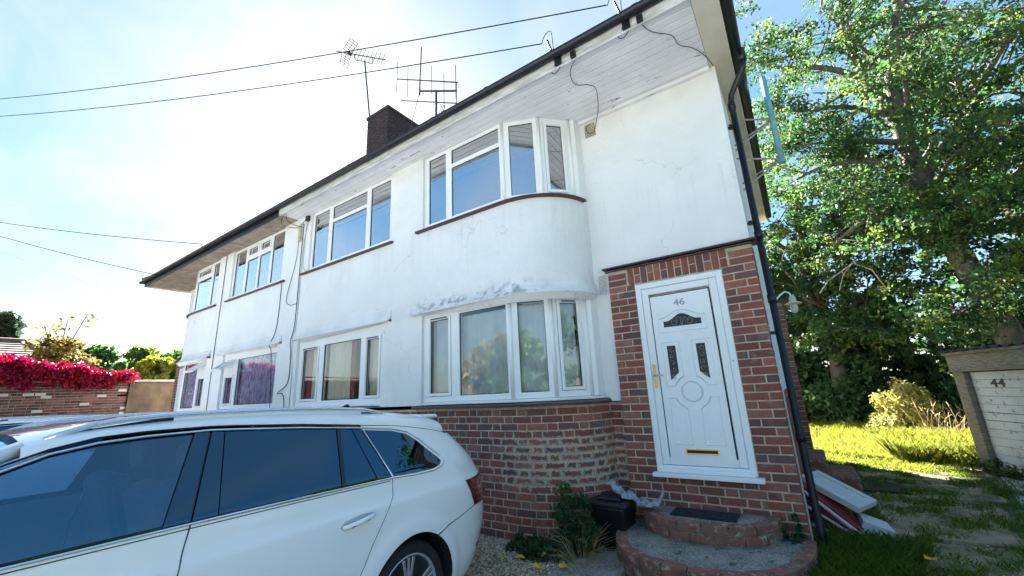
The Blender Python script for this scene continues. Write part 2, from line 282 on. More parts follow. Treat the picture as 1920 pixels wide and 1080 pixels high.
# ------------------------------------------------------------ mesh helpers
MIR = None           # when set to a number k, every vertex x becomes k - x (the mirrored half of the pair)
SHARP_CACHE = {}
class MB:
    def __init__(s): s.v = []; s.f = []
    def add(s, vs, fs):
        o = len(s.v); s.v += [tuple(v) for v in vs]; s.f += [tuple(i+o for i in f) for f in fs]; return s
    def box(s, x0, x1, y0, y1, z0, z1):
        return s.add([(x0,y0,z0),(x1,y0,z0),(x1,y1,z0),(x0,y1,z0),(x0,y0,z1),(x1,y0,z1),(x1,y1,z1),(x0,y1,z1)],
                     [(0,3,2,1),(4,5,6,7),(0,1,5,4),(1,2,6,5),(2,3,7,6),(3,0,4,7)])
    def obox(s, c, ax, ay, az, hx, hy, hz):
        c = Vector(c); ax = Vector(ax).normalized(); ay = Vector(ay).normalized(); az = Vector(az).normalized()
        vs = [c+ax*sx*hx+ay*sy*hy+az*sz*hz for sz in (-1,1) for sx,sy in ((-1,-1),(1,-1),(1,1),(-1,1))]
        return s.add(vs, [(0,3,2,1),(4,5,6,7),(0,1,5,4),(1,2,6,5),(2,3,7,6),(3,0,4,7)])
    def bar(s, a, b, w, h, up=(0,0,1)):
        a = Vector(a); b = Vector(b); d = (b-a); l = d.length; d.normalize(); up = Vector(up)
        x = d.cross(up)
        if x.length < 1e-4: x = d.cross(Vector((1,0,0)))
        x.normalize(); z = x.cross(d); return s.obox((a+b)/2, d, x, z, l/2, w/2, h/2)
    def tube(s, pts, r, n=8, caps=True):
        pts = [Vector(p) for p in pts]; rs = r if isinstance(r, (list, tuple)) else [r]*len(pts)
        o = len(s.v); prev = None
        for i, p in enumerate(pts):
            d = (pts[min(i+1, len(pts)-1)]-pts[max(i-1, 0)]).normalized()
            if prev is None:
                x = d.orthogonal().normalized()
            else:
                x = (prev - d*prev.dot(d));
                x = x.normalized() if x.length > 1e-6 else d.orthogonal().normalized()
            prev = x; y = d.cross(x)
            for k in range(n):
                a = 2*PI*k/n; s.v.append(tuple(p+(x*math.cos(a)+y*math.sin(a))*rs[i]))
        for i in range(len(pts)-1):
            for k in range(n):
                s.f.append((o+i*n+k, o+i*n+(k+1)%n, o+(i+1)*n+(k+1)%n, o+(i+1)*n+k))
        if caps:
            s.f.append(tuple(o+k for k in range(n))[::-1]); s.f.append(tuple(o+(len(pts)-1)*n+k for k in range(n)))
        return s
    def prism(s, poly, fn, d0, d1):
        "poly of (a,b); fn(a,b,d)->xyz"
        n = len(poly); o = len(s.v)
        s.v += [tuple(fn(a,b,d0)) for a,b in poly]+[tuple(fn(a,b,d1)) for a,b in poly]
        s.f.append(tuple(o+i for i in range(n))); s.f.append(tuple(o+n+i for i in range(n))[::-1])
        for i in range(n): s.f.append((o+i, o+n+i, o+n+(i+1)%n, o+(i+1)%n))
        return s
    def lathe(s, prof, c, axis=(0,0,1), n=24):
        ax = Vector(axis).normalized(); x = ax.orthogonal().normalized(); y = ax.cross(x); c = Vector(c); o = len(s.v)
        for r, h in prof:
            for k in range(n):
                a = 2*PI*k/n; s.v.append(tuple(c+ax*h+(x*math.cos(a)+y*math.sin(a))*r))
        for i in range(len(prof)-1):
            for k in range(n): s.f.append((o+i*n+k, o+i*n+(k+1)%n, o+(i+1)*n+(k+1)%n, o+(i+1)*n+k))
        return s
    def build(s, name, m, parent=None, smooth=False, bevel=0, fix=True):
        if not s.v: return None
        me = bpy.data.meshes.new(name)
        vs, fs = s.v, s.f
        if MIR is not None: vs = [(MIR-x, y, z) for x, y, z in vs]; fs = [f[::-1] for f in fs]
        me.from_pydata(vs, [], fs)
        if fix:
            b = bmesh.new(); b.from_mesh(me); bmesh.ops.recalc_face_normals(b, faces=b.faces); b.to_mesh(me); b.free()
        me.materials.append(MATS[m])
        if smooth:
            me.polygons.foreach_set('use_smooth', [True]*len(me.polygons))
        o = bpy.data.objects.new(name, me); C.objects.link(o)
        if parent is not None: o.parent = parent; o.matrix_parent_inverse = PINV(parent)
        if bevel:
            md = o.modifiers.new('bevel', 'BEVEL'); md.width = bevel; md.segments = 2; md.limit_method = 'ANGLE'; md.angle_limit = .6
        return o
def PINV(p):
    # world matrix of p from its own loc/rot chain (parents are only translated)
    v = Vector((0, 0, 0)); q = p
    while q is not None:
        v = v + q.location; q = q.parent
    return Matrix.Translation(-v) @ Matrix()
def PINV(p):
    m = p.matrix_basis.copy(); q = p
    while q.parent is not None:
        m = q.parent.matrix_basis @ q.matrix_parent_inverse @ m; q = q.parent
    return m.inverted()
def thing(name, label, cat, loc=(0,0,0), group=None):
    o = bpy.data.objects.new(name, None); C.objects.link(o); o.location = loc; o.empty_display_size = .2
    tag(o, label, cat, group); return o
def tag(o, label=None, cat=None, group=None, kind=None):
    if label: o['label'] = label
    if cat: o['category'] = cat
    if group: o['group'] = group
    if kind: o['kind'] = kind
    return o
def npmesh(name, verts, nper, m, parent=None):
    "verts (n*nper,3): separate polygons of nper corners"
    me = bpy.data.meshes.new(name); nv = len(verts); nf = nv//nper
    me.vertices.add(nv); me.vertices.foreach_set('co', verts.astype(np.float32).ravel())
    me.loops.add(nv); me.loops.foreach_set('vertex_index', np.arange(nv, dtype=np.int32))
    me.polygons.add(nf); me.polygons.foreach_set('loop_start', np.arange(0, nv, nper, dtype=np.int32))
    me.update(calc_edges=True); me.materials.append(MATS[m])
    o = bpy.data.objects.new(name, me); C.objects.link(o)
    if parent is not None: o.parent = parent; o.matrix_parent_inverse = PINV(parent)
    return o
def npmesh_idx(name, verts, faces, m, parent=None):
    me = bpy.data.meshes.new(name); nf, k = faces.shape
    me.vertices.add(len(verts)); me.vertices.foreach_set('co', verts.astype(np.float32).ravel())
    me.loops.add(nf*k); me.loops.foreach_set('vertex_index', faces.astype(np.int32).ravel())
    me.polygons.add(nf); me.polygons.foreach_set('loop_start', np.arange(0, nf*k, k, dtype=np.int32))
    me.update(calc_edges=True); me.materials.append(MATS[m])
    o = bpy.data.objects.new(name, me); C.objects.link(o)
    if parent is not None: o.parent = parent; o.matrix_parent_inverse = PINV(parent)
    return o
# ------------------------------------------------------------ bricks: a few unit meshes, shared
def brick_mesh(l, h, d, mt, seed):
    key = (round(l,3), round(h,3), round(d,3), mt, seed)
    if key in SHARP_CACHE: return SHARP_CACHE[key]
    r = random.Random(seed*97+int(l*1000)); me = bpy.data.meshes.new('brick')
    vs, fs = brick_geo(l, h, d, r); me.from_pydata(vs, [], fs); me.materials.append(MATS[mt]); SHARP_CACHE[key] = me; return me
def brick_geo(l, h, d, r):
    "front face at y=-d/2 chamfered, corners a little off"
    c = .004; j = lambda a: r.uniform(-a, a)
    vs = []
    for sx, sz in ((-1,-1),(1,-1),(1,1),(-1,1)):
        vs.append((sx*(l/2)+j(.0012), d/2, sz*(h/2)+j(.0012)))
    for sx, sz in ((-1,-1),(1,-1),(1,1),(-1,1)):
        vs.append((sx*(l/2)+j(.0015), -d/2+c, sz*(h/2)+j(.0015)))
    for sx, sz in ((-1,-1),(1,-1),(1,1),(-1,1)):
        vs.append((sx*(l/2-c)+j(.001), -d/2+j(.0012), sz*(h/2-c)+j(.001)))
    fs = [(8,9,10,11)]
    for i in range(4):
        k = (i+1) % 4; fs.append((4+i, 4+k, 8+k, 8+i)); fs.append((i, k, 4+k, 4+i))
    return vs, fs
class Wallpath:
    "polyline in plan; at(s) gives position and outward normal (to the right of travel = towards -y for travel +x)"
    def __init__(s, pts):
        s.p = [Vector((x, y, 0)) for x, y in pts]; s.c = [0]
        for a, b in zip(s.p, s.p[1:]): s.c.append(s.c[-1]+(b-a).length)
        s.L = s.c[-1]
    def at(s, t):
        for i in range(len(s.p)-1):
            if t <= s.c[i+1] or i == len(s.p)-2:
                d = (s.p[i+1]-s.p[i]).normalized(); return s.p[i]+d*(t-s.c[i]), d, Vector((d.y, -d.x, 0))
def lay(path, s0, s1, row0, row1, skip=None, flip=0):
    "Flemish bond; yields (centre, dir, normal, length, row)"
    BH = .0795; Lb, Hd, J = .220, .104, .0135; out = []
    for r in range(row0, row1):
        s = s0; k = r % 2; first = True
        z = r*BH+BH/2
        while s < s1-.02:
            l = Lb if k == 0 else Hd
            if first and k == 1: l = (Lb-Hd)/2-J; k = 0      # a closer, so that headers sit over the middle of stretchers
            e = min(s+l, s1)
            if s1-e < .04: e = s1
            k ^= 1; first = False
            if e-s > .03 and not (skip and skip((s+e)/2, z)):
                p, d, n = path.at((s+e)/2); out.append(((p.x, p.y, z), d, n, e-s, r))
            s = e+J
    return out
BRH = .066
def joined_bricks(name, items, m, parent, depth=.03, proud=.005):
    b = MB(); r = random.Random(5)
    for (c, d, n, l, row) in items:
        vs, fs = brick_geo(l, BRH, depth, r); c = Vector(c)+n*(proud-depth/2+r.uniform(-.0015, .0015))
        b.add([c+d*x-n*y+Vector((0,0,z)) for x,y,z in vs], fs)
    o = b.build(name, m, parent, fix=False); tag(o, kind='stuff'); return o
def single_bricks(items, m, parent, depth=.03, proud=.005, vert=False):
    r = random.Random(9)
    for (c, d, n, l, row) in items:
        q = round(l/.004)*.004; me = brick_mesh(q, BRH, depth, m, r.randint(0, 2))
        o = bpy.data.objects.new('brick', me); C.objects.link(o)
        c = Vector(c)+n*(proud-depth/2+r.uniform(-.0015, .0015))
        up = Vector((0, 0, 1))
        mt = Matrix((d, -n, up)).transposed().to_4x4()
        if vert: mt = Matrix((up, -n, -d)).transposed().to_4x4()
        if MIR is not None: raise Exception('no mirrored single bricks')
        mt.translation = c
        o.parent = parent; o.matrix_parent_inverse = PINV(parent); o.matrix_basis = mt
# ------------------------------------------------------------ plan curves of the house front
def ell(a, b, n=10, xc=-2.80, yc=4.74):
    return [(xc+a*math.sin(t), yc-b*math.cos(t)) for t in (PI/2*i/n for i in range(n+1))]
XP = -7.86           # party line; the other half is the mirror image about it
YF, YR, YP, XE = 4.0, 4.74, 4.66, -.18
ZS = 5.14            # soffit
def build_wall_render(root, far_side):
    pts = [(x, YF) for x in (XP, -7.64, -7.50, -7.37, -5.10, -4.99, -4.90, -4.42, -4.25)] + ell(.87, .74) + [(-1.72, YR), (XE, YR)] + [(XE, y) for y in (7.0, 10.2)] + [(XP, 10.2)]
    b = MB(); cells = []
    zr = [1.42, 1.46, 2.648, 2.655, 2.70, 2.76, 2.84, 3.3, 3.95, ZS+.03]
    def off(x, y, z):
        if y > YR+.001 or x > -1.9: return 0
        k = max(0, (2.86-z)/.205)
        if -7.65 <= x <= -4.895: return .075*k**1.7 if z >= 2.652 else 0
        if x >= -4.43: return .105*k**1.9*min(1, max(0, (4.80-y)/.1)) if z >= 2.652 else 0
        return 0
    path = Wallpath(pts)
    vid = {}
    def vtx(i, z, mx):
        x, y = pts[i]
        if i == 0: n = Vector((0,-1,0))
        else:
            d1 = (Vector(pts[i])-Vector(pts[i-1])).normalized(); d2 = (Vector(pts[min(i+1,len(pts)-1)])-Vector(pts[min(i,len(pts)-2)])).normalized()
            d = (d1+d2).normalized(); n = Vector((d.y, -d.x, 0))
        o = off(mx, y, z); k = (i, z, round(o, 4))
        if k not in vid:
            vid[k] = len(b.v); b.v.append((x+n.x*o, y+n.y*o, z))
        return vid[k]
    for i in range(len(pts)-1):
        (xa, ya), (xb, yb) = pts[i], pts[i+1]; mxx = (xa+xb)/2; my = (ya+yb)/2
        for z0, z1 in zip(zr, zr[1:]):
            mz = (z0+z1)/2
            if my < 4.70 or mxx < -1.93 and my < 4.75:
                lo2 = -7.50 < mxx < -5.10 and 1.46 < mz < 2.655; hi2 = -7.37 < mxx < -4.99 and mz > 3.95
                bay = mxx > -4.25 and (mz < 2.655 or mz > 3.95)
                if lo2 or hi2 or bay: continue
            # step edges of the splayed drip have their own columns
            b.f.append((vtx(i, z0, mxx), vtx(i+1, z0, mxx), vtx(i+1, z1, mxx), vtx(i, z1, mxx)))
    o = b.build('rendered_wall', 'white_render', root, fix=False)
    md = o.modifiers.new('thick', 'SOLIDIFY'); md.thickness = .11; md.offset = -1; md.use_even_offset = False
    return o
def soft(o, ang=.6):
    me = o.data; me.polygons.foreach_set('use_smooth', [True]*len(me.polygons))
    try: me.set_sharp_from_angle(angle=ang)
    except Exception: pass
def frame_seg(P0, P1, z0, z1, cells, root, name='window_frame', fw_=.055, depth=.07, curtain=None, sashes=(), cy=.105, vents=()):
    """P0->P1 plan points of the outer face; cells = list of (u0,u1,v0,v1) glazed openings in metres from P0 / z0.
    sashes = indices of cells which have an extra opening sash."""
    P0 = Vector((*P0, 0)); P1 = Vector((*P1, 0)); d = (P1-P0).normalized(); n = Vector((d.y, -d.x, 0)); Lw = (P1-P0).length; H = z1-z0
    fn = lambda u, v, w: P0+d*u+n*w+Vector((0, 0, z0+v))
    b = MB()
    def bx(bb, u0, u1, v0, v1, w0, w1):
        vs = [fn(u, v, w) for w in (w0, w1) for u, v in ((u0,v0),(u1,v0),(u1,v1),(u0,v1))]
        bb.add(vs, [(0,1,2,3),(7,6,5,4),(0,4,5,1),(1,5,6,2),(2,6,7,3),(3,7,4,0)])
    us = sorted({0, Lw} | {c[0] for c in cells} | {c[1] for c in cells}); vs_ = sorted({0, H} | {c[2] for c in cells} | {c[3] for c in cells})
    # solid frame = complement of the openings, drawn as verticals full height and horizontals between
    cov = []
    for u0, u1 in zip(us, us[1:]):
        for v0, v1 in zip(vs_, vs_[1:]):
            mu, mv = (u0+u1)/2, (v0+v1)/2
            if any(c[0] < mu < c[1] and c[2] < mv < c[3] for c in cells): continue
            cov.append((u0, u1, v0, v1))
    # grid of shared vertices -> one surface, solidified
    vid = {}
    def vt(u, v):
        k = (round(u, 4), round(v, 4))
        if k not in vid: vid[k] = len(b.v); b.v.append(tuple(fn(u, v, 0)))
        return vid[k]
    for u0, u1, v0, v1 in cov: b.f.append((vt(u0,v0), vt(u1,v0), vt(u1,v1), vt(u0,v1)))
    fo = b.build(name, 'upvc', root, fix=False)
    md = fo.modifiers.new('thick', 'SOLIDIFY'); md.thickness = depth; md.offset = -1
    mb = fo.modifiers.new('bevel', 'BEVEL'); mb.width = .006; mb.segments = 2; mb.limit_method = 'ANGLE'
    for i, (u0, u1, v0, v1) in enumerate(cells):
        a, bb_, c, e = u0, u1, v0, v1
        if i in sashes:
            s = MB(); t = .042
            for q in ((a+.004, a+t, c+.004, e-.004), (bb_-t, bb_-.004, c+.004, e-.004), (a+t, bb_-t, c+.004, c+t), (a+t, bb_-t, e-t, e-.004)): bx(s, *q, -.045, .014)
            s.build('sash', 'upvc', fo, bevel=.005)
            if i in vents:
                v = MB(); bx(v, a+t+.02, bb_-t-.02, e-.030, e-.016, .0145, .024); v.build('trickle_vent', 'gasket', fo)
            a += t; bb_ -= t; c += t; e -= t
        g = MB()
        for q in ((a, a+.006, c, e), (bb_-.006, bb_, c, e), (a+.006, bb_-.006, c, c+.006), (a+.006, bb_-.006, e-.006, e)): bx(g, *q, -.03, -.016)
        g.build('gasket', 'gasket', fo)
        g = MB(); g.add([fn(a+.003, c+.003, -.024), fn(bb_-.003, c+.003, -.024), fn(bb_-.003, e-.003, -.024), fn(a+.003, e-.003, -.024)], [(0,1,2,3)])
        g.build('pane', 'upper_glass' if z0 > 3 else 'window_glass', fo, fix=False)
    if curtain:
        for (u0, u1, v0, v1, mtn, amp) in curtain:
            c = MB(); nn = max(6, int((u1-u0)/.018)); r = random.Random(int(u0*100)); ph = r.uniform(0, 6)
            for k in range(nn+1):
                u = u0+(u1-u0)*k/nn; w = -cy+amp*math.sin(u*48+ph+math.sin(u*9)*1.5)+amp*.5*math.sin(u*21+ph)
                c.v.append(tuple(fn(u, v0, w*1.0))); c.v.append(tuple(fn(u+.004*math.sin(k), v1, w*.8-.02)))
            c.f = [(2*k, 2*k+2, 2*k+3, 2*k+1) for k in range(nn)]
            c.build('curtain', mtn, fo, smooth=True, fix=False)
    return fo
def sill_curve(root, pts, z0, z1, w, name='window_sill', m='tile_sill', slope=.02):
    "a sill following plan points, sticking out w"
    b = MB(); n = len(pts); P = [Vector((*p, 0)) for p in pts]
    for i, p in enumerate(P):
        d = (P[min(i+1, n-1)]-P[max(i-1, 0)]).normalized(); nn = Vector((d.y, -d.x, 0))
        a = p-nn*.03; c = p+nn*w
        b.v += [(a.x, a.y, z0), (c.x, c.y, z0), (c.x, c.y, z1-slope), (a.x, a.y, z1)]
    for i in range(n-1):
        for k in range(4): b.f.append((4*i+k, 4*i+(k+1)%4, 4*i+4+(k+1)%4, 4*i+4+k))
    b.f += [(0,1,2,3), (4*n-4, 4*n-1, 4*n-2, 4*n-3)]
    return b.build(name, m, root, bevel=.004)
def resample(pts, step):
    p = Wallpath(pts); n = max(1, int(p.L/step)); return [tuple(p.at(p.L*i/n)[0].xy) for i in range(n+1)]
# ============================================================ THE PAIR OF HOUSES
def house_shell(root, near):
    build_wall_render(root, near)
    BASE = [(XP, 4.02), (-4.4, 4.02)] + [(x, 4.02) for x in (-3.6, -2.80)] + ell(.92, .72, 14)[1:] + [(-1.885, YR), (-1.717, YR)]
    # mortar bed behind the bricks
    b = MB(); pp = [(x, y) for x, y in BASE]
    for i, (x, y) in enumerate(pp): b.v += [(x, y, -.1), (x, y, 1.372)]
    b.f = [(2*i, 2*i+2, 2*i+3, 2*i+1) for i in range(len(pp)-1)]
    o = b.build('brick_plinth', 'mortar', root, fix=False)
    return BASE
def mb_quadstrip(pts, z0, z1, name, m, root):
    b = MB()
    for x, y in pts: b.v += [(x, y, z0), (x, y, z1)]
    b.f = [(2*i, 2*i+2, 2*i+3, 2*i+1) for i in range(len(pts)-1)]
    return b.build(name, m, root, fix=False)
DX0, DX1, DZ0, DZ1 = -1.402, -.484, .64, 2.68     # door frame outer
def make_half(root, near):
    BASE = house_shell(root, near)
    plinth = [c for c in root.children if c.name.startswith('brick_plinth')][0]
    path = Wallpath(BASE); items = lay(path, 0.0, path.L, 0, 17)
    XE2 = XE
    # inner wall strip beside the porch is part of this path (ends at the porch)
    if near:
        # nearest bricks, which the photo shows large, are single objects
        vis = [it for it in items if it[0][0] > -4.2]
        key = lambda it: (not (.30 < it[0][2] < 1.22 and it[0][0] > -3.25), -it[0][0])
        vis.sort(key=key); singles = vis[:165]; ids = {id(i) for i in singles}; rest = [it for it in items if id(it) not in ids]
        single_bricks(singles, 'brick_single_smeared', plinth)
        joined_bricks('brick_courses', rest, 'brick_joined_smeared', root)
    else:
        joined_bricks('brick_courses', items, 'brick_joined', root)
    # ---------- brick porch surround, front face at YP, with its return on the gable side
    pl, pr = -1.717, -.172
    def skip(s, z):
        x = pl+s; return (DX0-.012 < x < DX1+.012 and z > DZ0-.02)
    pp = Wallpath([(pl, YP), (pr, YP)])
    sur = MB()
    # mortar backing with the door hole: left, right, top, bottom
    for (x0, x1, z0, z1) in ((pl+.004, DX0, DZ0, 2.90), (DX1, pr-.004, DZ0, 2.90), (pl+.004, pr-.004, -.1, DZ0), (DX0, DX1, DZ1, 2.90)):
        sur.box(x0, x1, YP, YR+.05, z0, z1)
    surround = sur.build('porch_surround', 'mortar', root)
    def lay2(x0, x1, r0, r1, ph=0):
        p2 = Wallpath([(x0, YP), (x1, YP)]); out = []
        its = lay(p2, 0, x1-x0, r0, r1)
        return its
    its = []
    nlow = int(DZ0/.0795)
    its += lay2(pl, pr, 0, nlow)
    # piers: stretcher+header / header+stretcher per row
    for r in range(nlow, 34):
        z = r*.0795+.04
        for x0, x1 in ((pl, DX0-.006), (DX1+.006, pr)):
            w = x1-x0; j = .0115; s = min(.216, w*.66); hh = w-s-j
            seq = (s, hh) if r % 2 else (hh, s)
            xx = x0
            for l in seq:
                its.append(((xx+l/2, YP, z), Vector((1,0,0)), Vector((0,-1,0)), l, r)); xx += l+j
    for r in range(34, 36):
        z = r*.0795+.04
        for x0, x1 in ((pl, pl+.225), (pr-.225, pr)):
            its.append((((x0+x1)/2, YP, z), Vector((1,0,0)), Vector((0,-1,0)), .22, r))
    vitems = []
    n = 14; x0 = pl+.24; x1 = pr-.24; w = (x1-x0)/n
    for k in range(n):
        x = x0+w*(k+.5)
        if k % 2 == 0: vitems.append(((x, YP, 2.80), Vector((1,0,0)), Vector((0,-1,0)), .205, 0))
        else:
            vitems.append(((x, YP, 2.75), Vector((1,0,0)), Vector((0,-1,0)), .098, 0)); vitems.append(((x, YP, 2.856), Vector((1,0,0)), Vector((0,-1,0)), .098, 0))
    # gable return of the surround and the brick plinth of the gable wall
    side = Wallpath([(pr, YP+.002), (pr, YR+.06), (XE+.004, YR+.061), (XE+.004, 10.2)]); sits = lay(side, 0, side.L, 0, 18)
    sits2 = lay(Wallpath([(pr, YP+.002), (pr, YR+.06)]), 0, .14, 18, 36)
    if near:
        single_bricks(its, 'brick_single', surround); single_bricks(vitems, 'brick_single', surround, vert=True)
        joined_bricks('gable_brick_courses', sits+sits2, 'brick_joined', root)
    else:
        joined_bricks('porch_brick_courses', its+sits2, 'brick_joined', root)
        b = MB(); r = random.Random(3)
        for (c, d, nn, l, row) in vitems: b.obox(c, (1,0,0), (0,1,0), (0,0,1), .034, .012, l/2)
        b.build('soldier_course', 'brick_joined', root)
        joined_bricks('gable_brick_courses', sits, 'brick_joined', root)
    mb_quadstrip([(XE-.002, YR+.05), (XE-.002, 10.2), (XP, 10.2)], -.1, 1.44, 'gable_plinth', 'mortar', root)
    # tile cap over the porch
    sill_curve(root, [(pl-.05, YP), (pr+.045, YP)], 2.925, 2.965, .055, 'porch_cap')
    sill_curve(root, [(pl-.03, YP), (pr+.025, YP)], 2.895, 2.924, .03, 'porch_cap_moulding')
    b = MB(); b.box(pr, pr+.05, YP+.004, YR+.12, 2.925, 2.962); b.build('porch_cap_return', 'tile_sill', root)
    b = MB(); b.box(XE+.001, XE+.03, YR+.3, YR+.31, 3, 3.01)
    # ---------- front door
    frame = MB(); yf = YP-.012; t = .078
    def ring(bb, x0, x1, z0, z1, w, ya, yb, bot=None):
        bot = w if bot is None else bot
        bb.box(x0, x0+w, ya, yb, z0, z1); bb.box(x1-w, x1, ya, yb, z0, z1)
        bb.box(x0+w, x1-w, ya, yb, z1-w, z1); bb.box(x0+w, x1-w, ya, yb, z0, z0+bot)
    ring(frame, DX0, DX1, DZ0+.035, DZ1, .062, YP-.014, YP+.06)
    df = frame.build('door_frame', 'door_white', root, bevel=.006)
    f2 = MB(); ring(f2, DX0+.064, DX1-.064, DZ0+.10, DZ1-.064, .075, YP-.004, YP+.05); f2.build('door_inner_frame', 'door_white', root, bevel=.008)
    f3 = MB(); f3.box(DX0+.01, DX1-.01, YP-.05, YP+.01, DZ0+.032, DZ0+.070); f3.build('weather_bar', 'door_white', root, bevel=.006)
    f4 = MB(); f4.box(DX0-.035, DX1+.055, YP-.085, YP+.02, DZ0-.012, DZ0+.030); f4.build('door_threshold', 'door_white', root, bevel=.006)
    # the slab
    sx0, sx1, sz0, sz1 = DX0+.146, DX1-.146, 1.115-.285+.0, DZ1-.145
    sx0, sx1, sz0, sz1 = -1.252, -.640, .765, 2.510
    g = MB(); g.box(sx0-.010, sx1+.010, YP+.004, YP+.012, sz0-.010, sz1+.010); g.build('door_gap', 'gasket', root)
    s = MB(); s.box(sx0, sx1, YP-.006, YP+.03, sz0, sz1); slab = s.build('front_door', 'door_white', root, bevel=.004)
    yd = YP-.006
    def ridge(poly, r=.011, closed=True):
        b = MB(); pts = [(x, yd+.003, z) for x, z in poly]
        if closed: pts.append(pts[0])
        P = [Vector(p) for p in pts]; n = len(P)
        for i in range(n-1):
            a, c = P[i], P[i+1]; d = (c-a).normalized(); q = Vector((d.z, 0, -d.x)); up = Vector((0, -1, 0)); a2 = a-d*r*.5; c2 = c+d*r*.5
            b.add([a2-q*r, a2-q*r*.35+up*r*.75, a2+q*r*.35+up*r*.75, a2+q*r, c2-q*r, c2-q*r*.35+up*r*.75, c2+q*r*.35+up*r*.75, c2+q*r],
                  [(0,1,5,4),(1,2,6,5),(2,3,7,6),(0,3,2,1),(4,5,6,7)])
        b.build('door_moulding', 'door_white', slab, smooth=False)
    xm = (sx0+sx1)/2
    def arc(cx, cz, r, a0, a1, n=10): return [(cx+r*math.cos(a0+(a1-a0)*k/n), cz+r*math.sin(a0+(a1-a0)*k/n)) for k in range(n+1)]
    def archpoly(x0, x1, zb, zs, zt, n=14):
        pts = [(x0, zb), (x0, zs)]
        for k in range(n+1):
            u = k/n; x = x0+.03+(x1-x0-.06)*u; h = .5-.5*math.cos(2*PI*u); pts.append((x, zs+(zt-zs)*h))
        return pts+[(x1, zs), (x1, zb)]
    ridge(archpoly(-1.19, -.705, 2.100, 2.252, 2.332)); ridge(archpoly(-1.155, -.738, 2.135, 2.224, 2.300), .006)
    def glass(poly, nm='glazed_panel'):
        b = MB(); b.prism([(x, z) for x, z in poly], lambda x, z, d: (x, yd-d, z), -.004, .003); return b.build(nm, 'obscure_glass', slab)
    ga = glass(archpoly(-1.137, -.752, 2.152, 2.214, 2.286))
    def curl(cx, cz, r, turns, a0, sgn=1, thick=.0032):
        b = MB(); pts = []
        for k in range(22):
            u = k/21; a = a0+sgn*turns*2*PI*u; q = r*(1-.75*u); pts.append((cx+q*math.cos(a), yd-.006, cz+q*math.sin(a)))
        b.tube(pts, thick, 5); b.build('lead_curl', 'lead', slab, smooth=True)
    for cx, sg in ((-1.02, 1), (-.87, -1)): curl(cx, 2.195, .040, 1.2, PI/2, sg)
    for cx, sg in ((-.985, 1), (-.905, -1)): curl(cx, 2.225, .028, 1.0, 0, sg)
    b = MB(); b.tube([(xm, yd-.006, 2.155), (xm-.012, yd-.006, 2.20), (xm, yd-.006, 2.245), (xm+.012, yd-.006, 2.20), (xm, yd-.006, 2.155)], .004, 5); b.build('lead_curl', 'lead', slab)
    for sg in (-1, 1):
        X = lambda x: xm+sg*(x-xm)          # given for the left panel, mirrored to the right one
        cz = 1.465; R_ = .165
        a0, a1 = math.radians(118), math.radians(158)
        poly = [(-1.188, 1.525), (-1.188, 1.990), (-1.008, 1.990)] + [(-1.008, 1.64)] + arc(xm, cz, R_, math.radians(112), math.radians(152), 7) + [(-1.10, 1.525)]
        ridge([(X(x), z) for x, z in poly])
        gl = [(-1.138, 1.585), (-1.138, 1.947), (-1.050, 1.947), (-1.050, 1.66)] + [(-1.085, 1.635), (-1.115, 1.607)]
        glass([(X(x), z) for x, z in gl])
        for k in range(5):
            curl(X(-1.095), 1.90-.068*k, .026, .9, k*1.3, sg if k % 2 else -sg, .0035)
        # lower panels
        poly = [(-1.186, .945), (-1.186, 1.405), (-1.112, 1.405)] + arc(xm, cz, .180, math.radians(202), math.radians(246), 7) + [(-1.008, 1.28), (-1.008, .945)]
        ridge([(X(x), z) for x, z in poly])
        ridge([(X(-1.150), .975), (X(-1.150), 1.37), (X(-1.115), 1.365), (X(-1.045), 1.265), (X(-1.045), .975)], .006)
    ridge(arc(xm, 1.465, .100, 0, 2*PI, 28), .012, False); ridge(arc(xm, 1.465, .078, 0, 2*PI, 26), .005, False)
    # letter box
    b = MB(); ring(b, -1.09, -.782, .848, .902, .011, yd-.010, yd+.0); lb = b.build('letter_box', 'brass', slab, bevel=.002)
    b = MB(); b.box(-1.078, -.794, yd-.007, yd+.001, .862, .889); b.build('letter_flap', 'brass' if False else 'obscure_glass', lb)
    b = MB(); b.box(-1.074, -.798, yd-.013, yd-.0075, .867, .885); b.build('letter_flap_bar', 'dark_bronze', lb, bevel=.002)
    if near:
        b = MB(); b.box(-1.318, -1.283, YP-.016, YP-.0045, 1.512, 1.765); hp = b.build('handle_plate', 'brass', root, bevel=.006)
        b = MB(); b.tube([(-1.30, YP-.016, 1.642), (-1.30, YP-.055, 1.642)], .010, 10); b.tube([(-1.305, YP-.055, 1.643), (-1.26, YP-.060, 1.645), (-1.205, YP-.052, 1.640)], [.010, .009, .007], 8); b.build('handle_lever', 'steel', hp, smooth=True)
        b = MB(); b.tube([(-1.30, YP-.016, 1.555), (-1.30, YP-.024, 1.555)], .009, 12); b.build('key_cylinder', 'steel', hp)
        b = MB(); b.tube([(-.520, YP-.012, 1.742), (-.520, YP-.028, 1.742)], .011, 12); b.build('bell_push', 'steel', root)
        cu = bpy.data.curves.new('n', 'FONT'); cu.body = '46'; cu.size = .105; cu.extrude = .003
        to = bpy.data.objects.new('n', cu); C.objects.link(to); bpy.context.view_layer.update()
        me = bpy.data.meshes.new_from_object(to.evaluated_get(bpy.context.evaluated_depsgraph_get())); bpy.data.objects.remove(to)
        me.materials.clear(); me.materials.append(MATS['number_silver'])
        o = bpy.data.objects.new('door_number', me); C.objects.link(o); o.parent = slab; o.matrix_parent_inverse = PINV(slab); o.matrix_basis = Matrix.Translation((-1.005, yd-.005, 2.375)) @ Matrix.Rotation(PI/2, 4, 'X') @ Matrix.Diagonal((1.15, 1, 1, 1))
    # ---------- windows
    fy = YF+.04
